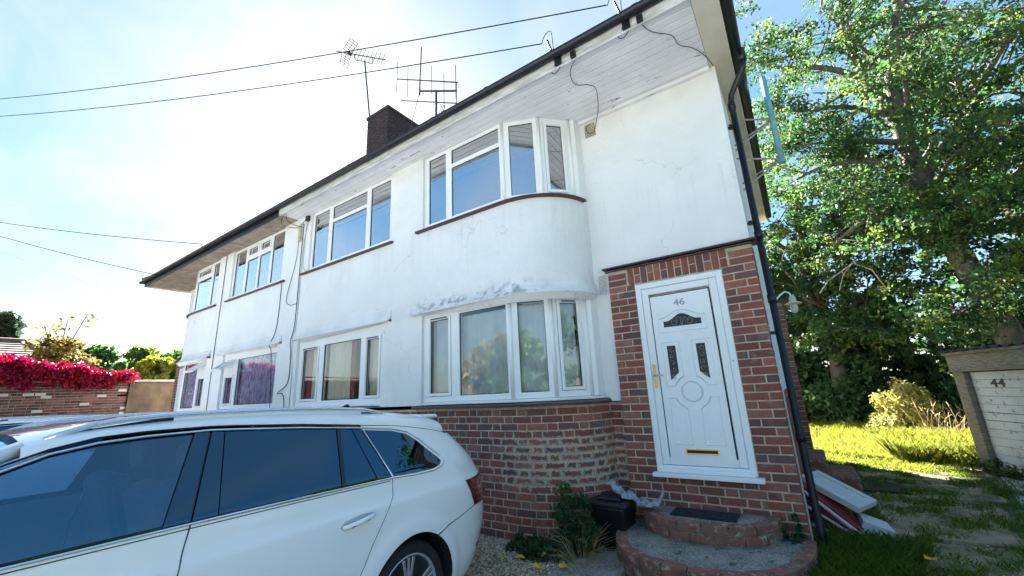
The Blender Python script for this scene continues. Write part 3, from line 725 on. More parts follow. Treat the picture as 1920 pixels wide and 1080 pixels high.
    # window 2, first floor
    H = ZS-3.96; zt = 4.80-3.96
    def u(x, x0): return x-x0
    if near:
        x0, x1 = -7.37, -4.99
        frame_seg((x0, fy), (x1, fy), 3.96, ZS, [(.07, .56, .06, H-.05), (.67, 1.69, .06, zt-.02), (.67, 1.69, zt+.04, H-.05), (1.80, 2.32, .06, H-.05)], root, curtain=[(.1, .5, .1, H-.3, 'curtain_grey', .0)] if False else None)
        frame_seg((-4.25, fy), (-2.775, fy), 3.96, ZS, [(.09, .44, .06, H-.05), (.55, 1.42, .06, zt), (.55, 1.42, zt+.06, H-.05)], root)
    else:
        x0, x1 = -7.37, -4.99     # mirrored: u runs from the party wall outwards
        frame_seg((x0, fy), (x1, fy), 3.96, ZS, [(.07, .56, .06, H-.05), (.64, 1.12, .06, zt-.02), (.64, 1.12, zt+.04, H-.05), (1.19, 1.70, .06, zt-.02), (1.19, 1.70, zt+.04, H-.05), (1.80, 2.32, .06, H-.05)], root, sashes=(2, 4), curtain=[(.05, 2.3, .05, .75, 'curtain_lace', .01)])
        frame_seg((-4.25, fy), (-2.775, fy), 3.96, ZS, [(.09, .44, .06, H-.05), (.55, 1.42, .06, zt), (.55, 1.42, zt+.06, H-.05)], root, sashes=(2,))
    # curved part: two facets and posts, both floors
    A0, A1, B1 = (-2.775, fy), (-2.32, 4.250), (-2.02, 4.560)
    for z0, z1 in ((3.96, ZS), (1.46, 2.66)):
        HH = z1-z0; up = z0 > 3
        lA = math.dist(A0, A1); lB = math.dist(A1, B1)
        cg = None if up else [(.0, lA, .05, HH, 'curtain_grey', .012)]
        frame_seg(A0, A1, z0, z1, [(.10, lA-.075, .07, HH-.06)], root, curtain=cg)
        cg2 = [(.0, lB*.75, .05, HH, 'curtain_grey', .012)] if not up else [(.02, lB*.35, .05, HH, 'curtain_grey', .01)]
        frame_seg(A1, B1, z0, z1, [(.075, lB-.06, .07, HH-.06)], root, sashes=(0,), curtain=cg2, vents=(0,) if not up else ())
        b = MB(); b.add([(-2.035, 4.55, z0), (-1.95, 4.60, z0), (-1.915, 4.80, z0), (-2.1, 4.80, z0), (-2.035, 4.55, z1), (-1.95, 4.60, z1), (-1.915, 4.80, z1), (-2.1, 4.80, z1)], [(0,1,2,3),(4,5,6,7),(0,1,5,4),(1,2,6,5),(2,3,7,6),(3,0,4,7)]); b.build('window_jamb', 'upvc', root, bevel=.006)
        b = MB()
        for (x, y) in (A0, A1, B1): b.tube([(x, y-.0+.01, z0+.001), (x, y+.01, z1-.001)], .026, 8)
        b.build('window_post', 'upvc', root, smooth=True)
    # lower windows
    H2 = 2.66-1.45
    if near:
        frame_seg((-7.50, fy+.01), (-5.10, fy+.01), 1.45, 2.652, [(.10, .66, .10, 1.04), (.79, 1.82, .10, 1.04), (1.93, 2.32, .10, 1.04)], root, sashes=(0, 2), vents=(0, 2),
                  curtain=[(.12, .30, .05, 1.1, 'curtain_maroon', .012), (.30, .62, .05, 1.1, 'curtain_cream', .012), (.80, 1.45, .05, 1.1, 'curtain_cream', .014), (1.45, 1.56, .05, 1.1, 'curtain_maroon', .01), (1.93, 2.3, .05, 1.1, 'curtain_cream', .012)])
        frame_seg((-4.25, fy), (-2.775, fy), 1.46, 2.66, [(.09, .52, .07, H2-.08), (.66, 1.42, .07, H2-.08)], root, sashes=(0,), vents=(0,), curtain=[(.1, 1.45, .05, 1.1, 'curtain_grey', .014)])
    else:
        frame_seg((-7.50, fy+.01), (-5.10, fy+.01), 1.45, 2.652, [(.10, 1.75, .10, 1.06), (1.86, 2.31, .10, .74)], root, sashes=(1,), curtain=[(.1, 2.3, .05, 1.1, 'curtain_lace', .014)])
        frame_seg((-4.25, fy), (-2.775, fy), 1.46, 2.66, [(.09, .52, .07, .78), (.62, 1.42, .07, H2-.08)], root, sashes=(0,), curtain=[(.05, 1.45, .05, 1.1, 'curtain_lace', .014)])
        # top-hung sashes standing open
        for (xa, xb, zt_, yy) in ((-5.64+.0, -5.19, 2.50, fy), (-4.16, -3.73, 2.56, fy)):
            b = MB(); ang = math.radians(52); hh = .34
            top = Vector(((xa+xb)/2, yy-.015, zt_)); dn = Vector((0, -math.sin(ang), -math.cos(ang))); nn = Vector((0, -math.cos(ang), math.sin(ang)))
            w = xb-xa
            b.obox(top+dn*.02, (1,0,0), nn, dn, w/2, .02, .02); b.obox(top+dn*(hh-.02), (1,0,0), nn, dn, w/2, .02, .02)
            b.obox(top+dn*hh/2-Vector((w/2-.02,0,0)), (1,0,0), nn, dn, .02, .02, hh/2-.04); b.obox(top+dn*hh/2+Vector((w/2-.02,0,0)), (1,0,0), nn, dn, .02, .02, hh/2-.04)
            so_ = b.build('open_sash', 'upvc', root, bevel=.004)
            b = MB(); b.obox(top+dn*hh/2, (1,0,0), nn, dn, w/2-.04, .003, hh/2-.04); b.build('pane', 'window_glass', so_)
            b = MB(); b.box(xa-.02, xb+.02, fy+.02, fy+.06, zt_-.36, zt_-.31); b.build('transom', 'upvc', root)
    # pale reveal strips beside windows
    for x in (-7.455, -4.33):
        pass
    # ---------- sills
    bay = [(-4.34, YF), (-2.80, YF)] + ell(.87, .74, 12)[1:]
    bay = [(x, y) for x, y in bay if y < 4.70]
    sill_curve(root, resample([(-4.36, YF)]+bay[1:2], .4)+bay[2:], 3.90, 3.945, .055, 'window_sill', slope=.015)
    sill_curve(root, [(-7.55, YF), (-6.2, YF), (-4.90, YF)], 3.90, 3.945, .05, slope=.015)
    bl = [(-4.36, 4.01), (-2.80, 4.01)] + [(x, y) for x, y in ell(.92, .73, 12)[1:] if y < 4.70]
    sill_curve(root, resample([bl[0], bl[1]], .4)+bl[2:], 1.375, 1.42, .075, slope=.018)
    b = MB(); bw_ = [(-4.25, fy+.02), (-2.775, fy+.02), (-2.32, 4.27), (-2.02, 4.58), (-1.96, 4.74)]
    sill_curve(root, bw_, 1.425, 1.462, .05, 'frame_sill', 'upvc', .006)
    sill_curve(root, [(-7.50, fy+.02), (-5.10, fy+.02)], 1.42, 1.452, .06, 'frame_sill', 'upvc', .006)
    # step in the foot of the render by the porch
    b = MB(); b.box(-1.86, -1.73, YR-.035, YR-.001, 1.385, 1.475); b.build('render_foot', 'white_render', root, bevel=.01)
    # ---------- eaves: soffit boards, fascia, gutter
    y0 = 3.63; xr = .0
    n = 11; wdt = (YR+.02-y0)/n
    if near:
        for k in range(n):
            b = MB(); b.box(XP+.0, -.235, y0+wdt*k+.005, y0+wdt*(k+1)-.005, ZS, ZS+.018); o = b.build('soffit_board', 'soffit_paint', root, bevel=.004)
        b = MB(); b.box(XP, -.235, y0, YR+.02, ZS+.0185, ZS+.04); b.build('soffit_backing', 'gasket', root)
    else:
        b = MB(); b.box(XP, -.235, y0, YR+.02, ZS, ZS+.02); b.build('soffit', 'soffit_brown', root)
    sm = 'soffit_paint' if near else 'soffit_brown'
    b = MB(); b.box(-.232, XE+.16, y0, 10.75, ZS-.002, ZS+.02); b.build('gable_soffit', 'cream_paint' if near else sm, root)
    b = MB(); b.box(-1.93, -.235, YR-.06, YR-.001, ZS-.05, ZS-.003); b.build('soffit_bead', 'soffit_paint', root, bevel=.01)
    b = MB(); b.box(XP, XE+.18, y0-.02, y0, ZS-.035, ZS+.15); b.build('fascia_board', 'fascia_white' if near else 'black_gutter', root)
    b = MB(); b.box(XE+.16, XE+.18, y0, 10.77, ZS-.035, ZS+.15); b.build('gable_fascia', 'cream_paint', root)
    def gutter(a, bb, nrm, z, mtl='black_gutter'):
        a = Vector((*a, z)); bb = Vector((*bb, z)); nrm = Vector((*nrm, 0)); g = MB(); n_ = 8; R_ = .056
        for P in (a, bb):
            for k in range(n_+1):
                t_ = PI*k/n_; g.v.append(tuple(P+nrm*(R_-R_*math.cos(t_))-Vector((0,0,R_*math.sin(t_)))))
        g.f = [(k, k+1, n_+2+k, n_+1+k) for k in range(n_)]
        g.f += [tuple(range(n_+1)), tuple(range(n_+1, 2*n_+2))]
        o = g.build('gutter', mtl, root, smooth=False, fix=False); md = o.modifiers.new('t', 'SOLIDIFY'); md.thickness = .004
        L_ = (bb-a).length; d = (bb-a).normalized(); k = .5
        while k < L_:
            c = MB(); P = a+d*k
            vs = []
            for e in (-.03, .03):
                for q in range(n_+1):
                    t_ = PI*q/n_; vs.append(P+d*e+nrm*(R_-(R_+.006)*math.cos(t_))-Vector((0,0,(R_+.006)*math.sin(t_)-.003)))
            c.add(vs, [(q, q+1, n_+2+q, n_+1+q) for q in range(n_)]); c.build('gutter_bracket', mtl, o, fix=False); k += .95
        return o
    gutter((XP, y0-.02), (XE+.18+.11, y0-.02), (0, -1), ZS+.125)
    gutter((XE+.18, y0-.13), (XE+.18, 10.80), (1, 0), ZS+.125)
    # ---------- roof: tile courses on both slopes and the hip
    Rx = -3.4; ry = 7.15; rz = 7.55; ex, ey0, ey1, ez = .05, y0-.05, 10.85, ZS+.16
    def slope_tiles(corners, rows, nm):
        (a, b_, c, d) = [Vector(p) for p in corners]   # eave a->b, ridge d->c
        t = MB()
        for k in range(rows):
            q0, q1 = k/rows, (k+1)/rows
            l0, r0_ = a.lerp(d, q0), b_.lerp(c, q0); l1, r1_ = a.lerp(d, q1), b_.lerp(c, q1)
            w = (r0_-l0).length; m_ = max(1, int(w/.55)) if rows else 1
            nrm = (b_-a).cross(d-a).normalized(); nrm = nrm if nrm.z > 0 else -nrm
            for j in range(m_):
                p0, p1 = l0.lerp(r0_, j/m_), l0.lerp(r0_, (j+.985)/m_); p3, p2 = l1.lerp(r1_, j/m_), l1.lerp(r1_, (j+.985)/m_)
                up = nrm*.022; t.add([p0+up, p1+up, p2, p3, p0, p1], [(0,1,2,3), (4,5,1,0)])
        t.build(nm, 'roof_tile', root, fix=False)
    slope_tiles([(XP, ey0, ez), (ex, ey0, ez), (Rx, ry, rz), (XP, ry, rz)], 16, 'roof')
    slope_tiles([(ex, ey1, ez), (XP, ey1, ez), (XP, ry, rz), (Rx, ry, rz)], 16, 'rear_roof')
    slope_tiles([(ex, ey0, ez), (ex, ey1, ez), (Rx, ry, rz), (Rx, ry, rz)], 16, 'hip_roof')
    b = MB(); b.add([(XP, ey0, ez-.01), (ex, ey0, ez-.01), (Rx, ry, rz-.02), (XP, ry, rz-.02), (ex, ey1, ez-.01), (XP, ey1, ez-.01)], [(0,1,2,3), (1,4,2), (4,5,3,2)]); b.build('roof_lining', 'gasket', root, fix=False)
    b = MB(); b.tube([(XP, ry, rz+.02), (Rx, ry, rz+.02)], .09, 8); b.tube([(Rx, ry, rz+.02), (ex, ey0, ez+.02)], .08, 8); b.tube([(Rx, ry, rz+.02), (ex, ey1, ez+.02)], .08, 8); b.build('ridge_tiles', 'terracotta', root)
    # ---------- rooms
    b = MB(); b.box(XP+.02, -.32, 4.9, 10.05, 2.70, 2.85); b.box(XP+.02, -2.9, 4.13, 4.895, 2.70, 2.85); b.build('upper_floor', 'room_paint', root)
    b = MB(); b.box(XP+.02, -.32, 4.9, 10.05, 5.145, 5.18); b.box(XP+.02, -1.9, 4.0, 4.895, 5.19, 5.2); b.build('ceiling', 'room_paint', root)
    b = MB(); b.box(XP+.02, -.32, 7.6, 7.7, 0.02, 5.13); b.box(-4.6, -4.5, 4.15, 7.59, 2.86, 5.13); b.box(-4.6, -4.5, 4.15, 7.59, 0.02, 2.69); b.build('inner_wall', 'room_paint', root)
    b = MB(); b.box(-1.70, -1.62, 4.95, 7.58, .02, 2.69); b.build('hall_wall', 'room_paint', root)
    b = MB(); b.box(XP-.0, XP+.01, 4.15, 10.0, 0.0, 5.13); b.build('party_wall', 'room_paint', root)
    # low wall bricks closing the gap between porch and wall
mat('dark_bronze', (.06, .04, .025), .4, metal=.7)
mat('number_silver', (.35, .36, .36), .35, metal=.6)
house = thing('house', 'white rendered maisonette with curved corner bay, brick porch and door numbered 46', 'house', (-4, 5, 0), group='joined pair of maisonettes')
make_half(house, True)
MIR = 2*XP
house2 = thing('house', 'farther left half of the white rendered pair, with brown soffit and open top windows', 'house', (-11.7, 5, 0), group='joined pair of maisonettes')
make_half(house2, False)
MIR = None
# chimney stack on the party line
b = MB(); b.box(-8.57+.01, -7.72-.01, 6.01, 8.2, 6.3, 9.02); ch = b.build('chimney', 'mortar_grey', house)
its = []
for (x0, y0_, x1, y1_) in ((-8.57, 6.0, -7.72, 6.0), (-7.72, 6.0, -7.72, 8.2), (-8.57, 8.2, -8.57, 6.0)):
    pth = Wallpath([(x0, y0_), (x1, y1_)]); its += lay(pth, 0, pth.L, 82, 113)
joined_bricks('chimney_brick_courses', its, 'brick_backlit', ch)  # darkened brick: the shade of its sunless side is in the colour
b = MB(); b.box(-8.60, -7.69, 5.97, 8.23, 8.99, 9.07); b.build('chimney_cap', 'brick_backlit', ch)
b = MB(); b.lathe([(.13, 0), (.12, .3), (.14, .32), (.14, .36), (.10, .36)], (-8.1, 7.6, 9.07)); b.build('chimney_pot', 'terracotta', ch, smooth=True)
# side porch surround further down the gable, shallow brick with a cap
b = MB(); b.box(XE-.05, -.040, 8.412, 9.9, 0, 2.85); sp = b.build('side_porch', 'mortar', house)
for r in range(0, 35):
    z = r*.0795+.04; w = .145
    for (x0, x1) in (((-.185, -.035),) if r % 2 else ((-.185, -.115), (-.104, -.035))):
        single_bricks([(((x0+x1)/2, 8.41, z), Vector((1,0,0)), Vector((0,-1,0)), x1-x0, r)], 'brick_single', sp) if False else None
its = []
for r in range(0, 35):
    z = r*.0795+.04
    for (x0, x1) in (((-.185, -.035),) if r % 2 else ((-.185, -.120), (-.108, -.035))): its.append((((x0+x1)/2, 8.41, z), Vector((1,0,0)), Vector((0,-1,0)), x1-x0, r))
its += lay(Wallpath([(-.035, 8.41), (-.035, 9.9)]), 0, 1.49, 0, 35)
joined_bricks('side_porch_courses', its, 'brick_joined', sp)
b = MB(); b.box(-.17, .03, 8.36, 9.95, 2.84, 2.89); b.build('side_porch_cap', 'tile_sill', sp, bevel=.005)
# ============================================================ pipes, brackets, lamp, vents, cables on the house
b = MB(); px, py = -.098, 4.93
b.tube([(.10, 4.70, 5.17), (.10, 4.70, 5.02)], .040, 12)
b.tube([(.10, 4.70, 5.03), (.085, 4.72, 4.95), (px+.02, py-.02, 4.80), (px, py, 4.70), (px, py, 4.5)], .034, 12)
b.tube([(px, py, 4.6), (px, py, .42), (px+.004, py-.03, .30), (px+.012, py-.16, .10)], .034, 12)
dp = b.build('downpipe', 'black_gutter', house, smooth=True)
for z in (4.66, 3.05, 2.35, 1.0):
    c = MB(); c.tube([(px, py, z-.04), (px, py, z+.04)], .042, 12); c.build('pipe_socket', 'black_gutter', dp, smooth=True)
for z in (4.4, 3.2, 2.0):
    c = MB(); c.box(XE-.01, px, py-.012, py+.012, z-.012, z+.012); c.box(px-.07, px-.035, py-.05, py+.03, z-.015, z+.015); c.build('pipe_clip', 'black_gutter', dp)
b = MB(); b.box(XE+.001, XE+.022, 4.80, 4.90, .15, 1.44); b.build('conduit', 'white_debris', house)
# blue pole carried on rusty stays from the gable
pole = thing('pole', 'flaking light blue pole held out from the gable on rusty stays', 'pole', (.29, 5.8, 4.2))
b = MB(); b.tube([(.292, 5.8, 5.46), (.292, 5.8, 4.20)], .036, 12); b.tube([(.292, 5.8, 4.24), (.292, 5.8, 4.19)], .045, 12); b.tube([(.292, 5.8, 4.80), (.292, 5.8, 4.84)], .042, 12); b.build('tube', 'blue_paint', pole, smooth=True)
for z in (4.82, 4.24):
    for (yy, dz) in ((5.62, .10), (5.95, -.12), (5.80, -.28)):
        b = MB(); b.bar((.292, 5.8, z), (XE-.005, yy, z+dz), .022, .006, up=(0,1,0)); b.build('stay', 'rusty_iron', pole)
# swan-neck lamp on the gable
lamp = thing('wall_lamp', 'white swan neck wall lamp with frosted glass above the brick side porch', 'lamp', (.0, 7.4, 2.5))
b = MB(); y = 7.4; b.tube([(XE, y, 2.72), (-.10, y, 2.735), (-.03, y, 2.80), (.03, y, 2.84), (.085, y, 2.81), (.107, y, 2.74)], .013, 8); b.build('arm', 'upvc', lamp, smooth=True)
b = MB(); b.lathe([(.0, .11), (.03, .11), (.045, .07), (.05, .02), (.115, -.005), (.115, -.014), (.04, -.014)], (.107, y, 2.65)); b.build('hood', 'cream_paint', lamp, smooth=False)
b = MB(); b.lathe([(.045, .0), (.052, -.04), (.05, -.09), (.03, -.13), (0, -.14)], (.107, y, 2.635)); b.build('glass_jar', 'lamp_glass', lamp, smooth=True)
b = MB(); b.lathe([(0,.012), (.045, .012), (.045, 0)], (XE, y, 2.72), axis=(1,0,0)); b.build('wall_plate', 'upvc', lamp)
# air vents
def vent(x0, x1, z0, z1, nx, nz, y=YR, m='mortar'):
    b = MB(); t = .006
    b.box(x0, x1, y-.004, y+.001, z0, z1)
    base = b.build('air_vent', 'gasket', house); g = MB()
    for i in range(nx+1):
        x = x0+(x1-x0)*i/nx; g.box(x-t/2, x+t/2, y-.011, y-.005, z0, z1)
    for i in range(nz+1):
        z = z0+(z1-z0)*i/nz; g.box(x0, x1, y-.012, y-.0045, z-t/2, z+t/2)
    g.build('vent_grille', m, base)
vent(-1.85, -1.70, 4.87, 5.07, 7, 9, m='cream_paint'); vent(-1.87, -1.775, 2.66, 2.90, 6, 14, m='white_render')
b = MB(); b.box(-3.42, -3.20, 4.005, 4.012, .44, .51); av = b.build('air_brick', 'terracotta', house)
for i in range(7):
    for j in range(2):
        c = MB(); x = -3.40+.028*i; c.box(x, x+.016, 4.0035, 4.0048, .452+.027*j, .472+.027*j); c.build('air_hole', 'gasket', av)
def cable(pts, r=.006, m='cable', nm='cable', label=None, cat='cable', par=None):
    b = MB(); P = [Vector(p) for p in pts]; out = []
    for i in range(len(P)-1):
        p0 = P[max(i-1,0)]; p1 = P[i]; p2 = P[i+1]; p3 = P[min(i+2, len(P)-1)]
        for k in range(6):
            t = k/6; out.append(.5*((2*p1)+(-p0+p2)*t+(2*p0-5*p1+4*p2-p3)*t*t+(-p0+3*p1-3*p2+p3)*t**3))
    out.append(P[-1]); b.tube(out, r*.65, 5); o = b.build(nm, m, par, smooth=True)
    if label: tag(o, label, cat)
    return o
yw = 3.985
cable([(-11.07, yw, 5.13), (-11.08, yw, 4.0), (-11.1, yw, 2.6), (-11.1, yw, .3)], .011, par=house2)
cable([(-8.26, yw-.06, 3.9), (-8.27, yw, 3.85), (-8.30, yw, 3.0), (-8.44, 3.95, 2.64), (-8.38, 3.97, 2.5), (-8.27, yw, 1.5), (-8.26, yw, .4)], .010, par=house2)
cable([(-7.72, 3.66, 5.15), (-7.95, 3.72, 5.0), (-7.80, 3.92, 4.93), (-7.66, yw, 5.02), (-7.50, yw, 5.08)], .008, par=house)
cable([(-7.70, 3.66, 5.18), (-7.78, 3.75, 5.02), (-7.66, 3.95, 4.93), (-7.62, yw, 5.0)], .008, par=house)
b = MB(); b.tube([(-7.70, 3.97, 4.92), (-7.70, 3.97, 4.66)], .035, 10); b.tube([(-7.70, 3.97, 4.93), (-7.70, 3.97, 4.88)], .042, 10); b.tube([(-7.70, 3.97, 4.70), (-7.70, 3.97, 4.64)], .042, 10); b.build('junction_bottle', 'cream_paint', house, smooth=True)
b = MB(); b.box(-7.49, -7.41, 3.94, 4.0, 5.0, 5.10); b.build('cable_box', 'black_plastic', house)
cable([(-7.70, 3.96, 4.65), (-7.80, yw, 4.2), (-8.02, yw, 3.55), (-7.90, yw, 3.38), (-7.62, yw, 3.36)], .008, par=house)
cable([(-7.60, yw, 4.98), (-7.62, yw, 4.2), (-7.62, yw, 3.36), (-7.64, yw, 2.9), (-7.62, 3.93, 2.64), (-7.68, yw, 2.4), (-7.70, yw, 1.9), (-8.0, 3.97, 1.72), (-7.78, yw, 1.60), (-7.76, yw, .5)], .010, par=house)
cable([(-7.50, yw, 5.05), (-7.52, yw, 4.4), (-7.50, yw, 4.05), (-7.36, yw, 3.95)], .006, 'grey_cable', par=house)
cable([(-7.45, yw, 5.0), (-7.56, yw, 4.4), (-7.57, yw, 3.0), (-7.56, 3.93, 2.64), (-7.58, yw, 2.0), (-7.60, yw, .8)], .007, 'grey_cable', par=house)
# telephone wires across the sky, fixed at the eaves
def wire(a, bb, sag, label, r=.011, m='cable'):
    a = Vector(a); bb = Vector(bb); pts = []
    for k in range(41):
        t = k/40; p = a.lerp(bb, t); p.z -= sag*4*t*(1-t); pts.append(p)
    b = MB(); b.tube(pts, r, 5); o = b.build('overhead_wire', m, None, smooth=True); tag(o, label, 'wire', 'overhead wires'); return o
def ext(a, b, k=1.3): return tuple(a[i]+(b[i]-a[i])*k for i in range(3))
wire((-1.78, 3.50, 5.43), ext((-1.78, 3.50, 5.43), (-13, .14, 7.85)), .22, 'lower of the two long wires running from the eaves above the bay', .0065)
wire((-.98, 3.48, 5.42), ext((-.98, 3.48, 5.42), (-13, .08, 8.24)), .22, 'upper of the two long wires, passing in front of the left aerial', .0065)
for (x, z) in ((-1.66, 5.30), (-.86, 5.30)):
    cable([(x-.12, 3.50, z+.13), (x-.06, 3.48, z+.20), (x+.02, 3.47, z+.19), (x+.02, 3.50, z+.02), (x-.02, 3.60, z-.12), (x-.08, 3.62, z-.20), (x-.02, 3.60, z-.26), (x+.04, 3.62, z-.18)], .007, par=house)
    b = MB(); b.tube([(x-.04, 3.49, z+.12), (x+.0, 3.50, z-.05)], .012, 6); b.box(x-.02, x+.06, 3.585, 3.61, z-.17, z-.07); b.build('wire_anchor', 'black_plastic', house)
for x in (-1.45, -.70): 
    b = MB(); b.box(x-.03, x+.03, 3.58, 3.61, 5.12, 5.20); b.build('fixing_block', 'black_plastic', house)
cable([(-1.42, 3.62, 5.12), (-1.52, 3.7, 5.125), (-1.60, 3.82, 5.13), (-1.62, 4.0, 5.13), (-1.50, 4.1, 5.13), (-1.45, 4.22, 5.13), (-1.56, 4.55, 5.12), (-1.66, 4.71, 5.06), (-1.72, 4.72, 4.92), (-1.80, 4.72, 4.93), (-1.82, 4.72, 5.02), (-1.76, 4.72, 5.06)], .006, par=house)
cable([(-.70, 3.62, 5.12), (-.64, 3.80, 5.13), (-.48, 3.98, 5.13), (-.45, 4.15, 5.13), (-.33, 4.3, 5.13), (-.24, 4.5, 5.125), (-.19, 4.68, 5.10)], .006, par=house)
wire((-11.35, 3.50, 5.36), ext((-11.35, 3.50, 5.36), (-20, .84, 7.61), 1.5), .12, 'short wire ending on a hook over the far eaves', .010)
cable([(-11.35, 3.5, 5.36), (-11.3, 3.5, 5.35), (-11.28, 3.52, 5.2)], .012, 'grey_cable', par=house2)
wire((-14.4, 3.52, 5.20), ext((-14.4, 3.52, 5.20), (-20, .92, 7.15), 1.6), .1, 'middle one of the three short wires meeting the far corner of the eaves', .010)
wire((-18.0, 4.97, 4.87), ext((-18, 4.97, 4.87), (-22, 1.1, 7.14), 1.5), .05, 'faint lowest wire at far left, running down behind the far eaves', .006, 'grey_cable')
# ---------- aerials
def R3(): return None
ae = thing('television_aerial', 'tall aerial with a mesh reflector on a long mast beside the chimney', 'aerial', (-8.75, 6.2, 7))
b = MB(); b.tube([(-8.72, 6.3, 8.35), (-9.0, 6.3, 9.9), (-9.30, 6.3, 11.62)], .024, 8); b.build('mast', 'aerial_metal', ae, smooth=True)
b = MB(); b.tube([(-8.76, 6.25, 8.75), (-8.57, 6.2, 8.68)], .016, 6); b.tube([(-8.74, 6.25, 8.42), (-8.57, 6.2, 8.35)], .016, 6); b.build('wall_stay', 'aerial_metal', ae)
Ba, Bb = Vector((-10.93, 6.3, 12.96)), Vector((-8.32, 6.3, 11.10))
dB = (Bb-Ba).normalized(); nB = Vector((0, 1, 0)).cross(dB).normalized(); yv = Vector((0, 1, 0))
b = MB(); b.tube([Ba, Bb], .018, 6); b.build('boom', 'aerial_metal', ae)
b = MB(); M0 = Vector((-9.30, 6.3, 11.62)); b.tube([Ba.lerp(Bb, .40), Ba.lerp(Bb, .45)-Vector((0,0,.22)), M0-Vector((0,0,.02)), Ba.lerp(Bb, .78)-Vector((0,0,.22)), Ba.lerp(Bb, .77)], .014, 6); b.build('cradle', 'aerial_metal', ae, smooth=True)
for k in range(9):
    p = Ba.lerp(Bb, .36+.075*k); b = MB(); up = nB if nB.z > 0 else -nB; b.tube([p-up*.16+yv*.0, p+up*.20], .009, 5); b.build('element', 'aerial_metal', ae)
pc = Ba.lerp(Bb, .24); up = nB if nB.z > 0 else -nB
b = MB()
for sg in (-1, 1):
    e0 = pc+up*.05*sg; e1 = pc+up*.42*sg+dB*.17
    for q in (-.14, 0, .14): b.tube([e0+yv*q, e1+yv*q], .008, 4)
    for q in range(6): b.tube([e0.lerp(e1, q/5)-yv*.15, e0.lerp(e1, q/5)+yv*.15], .009, 4)
b.build('reflector', 'aerial_metal', ae)
b = MB(); b.obox(Ba.lerp(Bb, .30), dB, yv, up, .07, .05, .05); b.build('dipole_box', 'black_plastic', ae)
ae2 = thing('television_aerial', 'wide twin boom aerial with long thin rods, right of the chimney', 'aerial', (-6.25, 6.3, 6.7))
b = MB(); b.tube([(-6.25, 6.3, 6.7), (-6.25, 6.3, 8.98)], .028, 8); b.build('mast', 'aerial_metal', ae2, smooth=True)
b = MB(); b.tube([(-6.84, 6.3, 9.26), (-5.58, 6.3, 8.62)], .026, 6); b.build('cross_arm', 'aerial_metal', ae2)
b = MB(); b.tube([(-7.76, 6.3, 10.13), (-5.54, 6.3, 8.84)], .017, 6); b.build('upper_boom', 'aerial_metal', ae2)
b = MB(); b.tube([(-7.56, 6.3, 9.33), (-5.58, 6.3, 8.27)], .015, 6); b.build('lower_boom', 'aerial_metal', ae2)
U0, U1 = Vector((-7.76, 6.3, 10.13)), Vector((-5.54, 6.3, 8.84))
for k, (q, hu, hd) in enumerate(((.0, .55, .45), (.2, .45, .55), (.42, .45, .5), (.60, .45, .40), (.80, .22, .9), (.975, .50, .45))):
    p = U0.lerp(U1, q); b = MB(); b.tube([p+Vector((0,0,hu)), p-Vector((0,0,hd))], .010, 5); b.build('rod', 'aerial_metal', ae2)
b = MB(); b.tube([(-6.80, 6.3, 10.62), (-6.86, 6.3, 9.15)], .016, 6); b.build('rod', 'aerial_metal', ae2)
b = MB(); b.tube([(-6.86, 6.3, 9.2), (-7.1, 6.2, 8.1)], .008, 4); b.tube([(-5.58, 6.3, 8.62), (-5.58, 6.3, 8.27)], .010, 4); b.tube([(-5.57, 6.3, 8.85), (-5.58, 6.3, 8.62)], .010, 4); b.build('guy_wire', 'aerial_metal', ae2)
b = MB()
for q in (-.1, 0, .1): b.tube([(-6.15+q*.6, 6.3, 8.15-q*.2), (-6.0+q*.6, 6.3, 8.42-q*.2)], .006, 4)
b.tube([(-6.25, 6.3, 8.2), (-5.98, 6.3, 8.28)], .006, 4); b.build('small_antenna', 'aerial_metal', ae2)
# ============================================================ door steps
def superD(cx, cy, a, d, e, n=36):
    return [(cx+a*(abs(math.cos(t))**(2/e))*(1 if math.cos(t) >= 0 else -1), cy-d*(abs(math.sin(t))**(2/e))) for t in (PI*k/n for k in range(n+1))][::-1]
steps = thing('doorstep', 'two curved weathered brick steps below the white front door', 'steps', (-.95, 4.2, 0))
def step(cx, cy, a, d, e, z0, z1, rows, nm, cut=0):
    pts = superD(cx, cy, a, d, e); pts = resample(pts, .03)
    inner = superD(cx, cy, a-.05, d-.05, e)
    b = MB(); b.prism([(x, y) for x, y in inner], lambda x, y, q: (x, y, q), z0-.12, z1-.012); core = b.build(nm, 'step_top', steps)
    pth = Wallpath(pts); r = random.Random(int(a*100)); h = (z1-z0)/rows; 
    items = []
    for k in range(rows):
        s = .02+(k % 2)*.09; L_ = .215
        while s < pth.L-.05:
            l = min(L_*r.uniform(.85, 1.1), pth.L-s); p, dd, n = pth.at(s+l/2)
            dp_ = r.uniform(.095, .112); me_b = MB(); vs, fs = brick_geo(l-.012, h-.010, dp_, r)
            vs = [(x*(1-.0) , y+.0, z) for x, y, z in vs]
            mt_ = 'step_brick'
            # bend to the curve: place each vertex by its own arc position
            out = []
            for x, y, z in vs:
                pp_, d2, n2 = pth.at(min(max(s+l/2+x, 0), pth.L)); q = pp_ - n2*(y+dp_/2) + Vector((0, 0, z0+h*(k+.5)+z+r.uniform(-.002, .002))) + n2*.004
                out.append(q)
            me_b.add(out, fs+[(3,2,1,0)]); me_b.build('brick', mt_, core, bevel=.004, fix=False)
            s += l
    b = MB(); ip = superD(cx, cy, a-.012, d-.012, e); b.prism(ip, lambda x, y, q: (x, y, q), z0-.10, z1-.030); b.build('mortar_bed', 'mortar_grey', core)
    return core
step(-.95, 4.655, .81, 1.08, 2.6, .0, .20, 2, 'lower_step')
step(-.965, 4.655, .60, .52, 2.3, .20, .36, 2, 'upper_step')
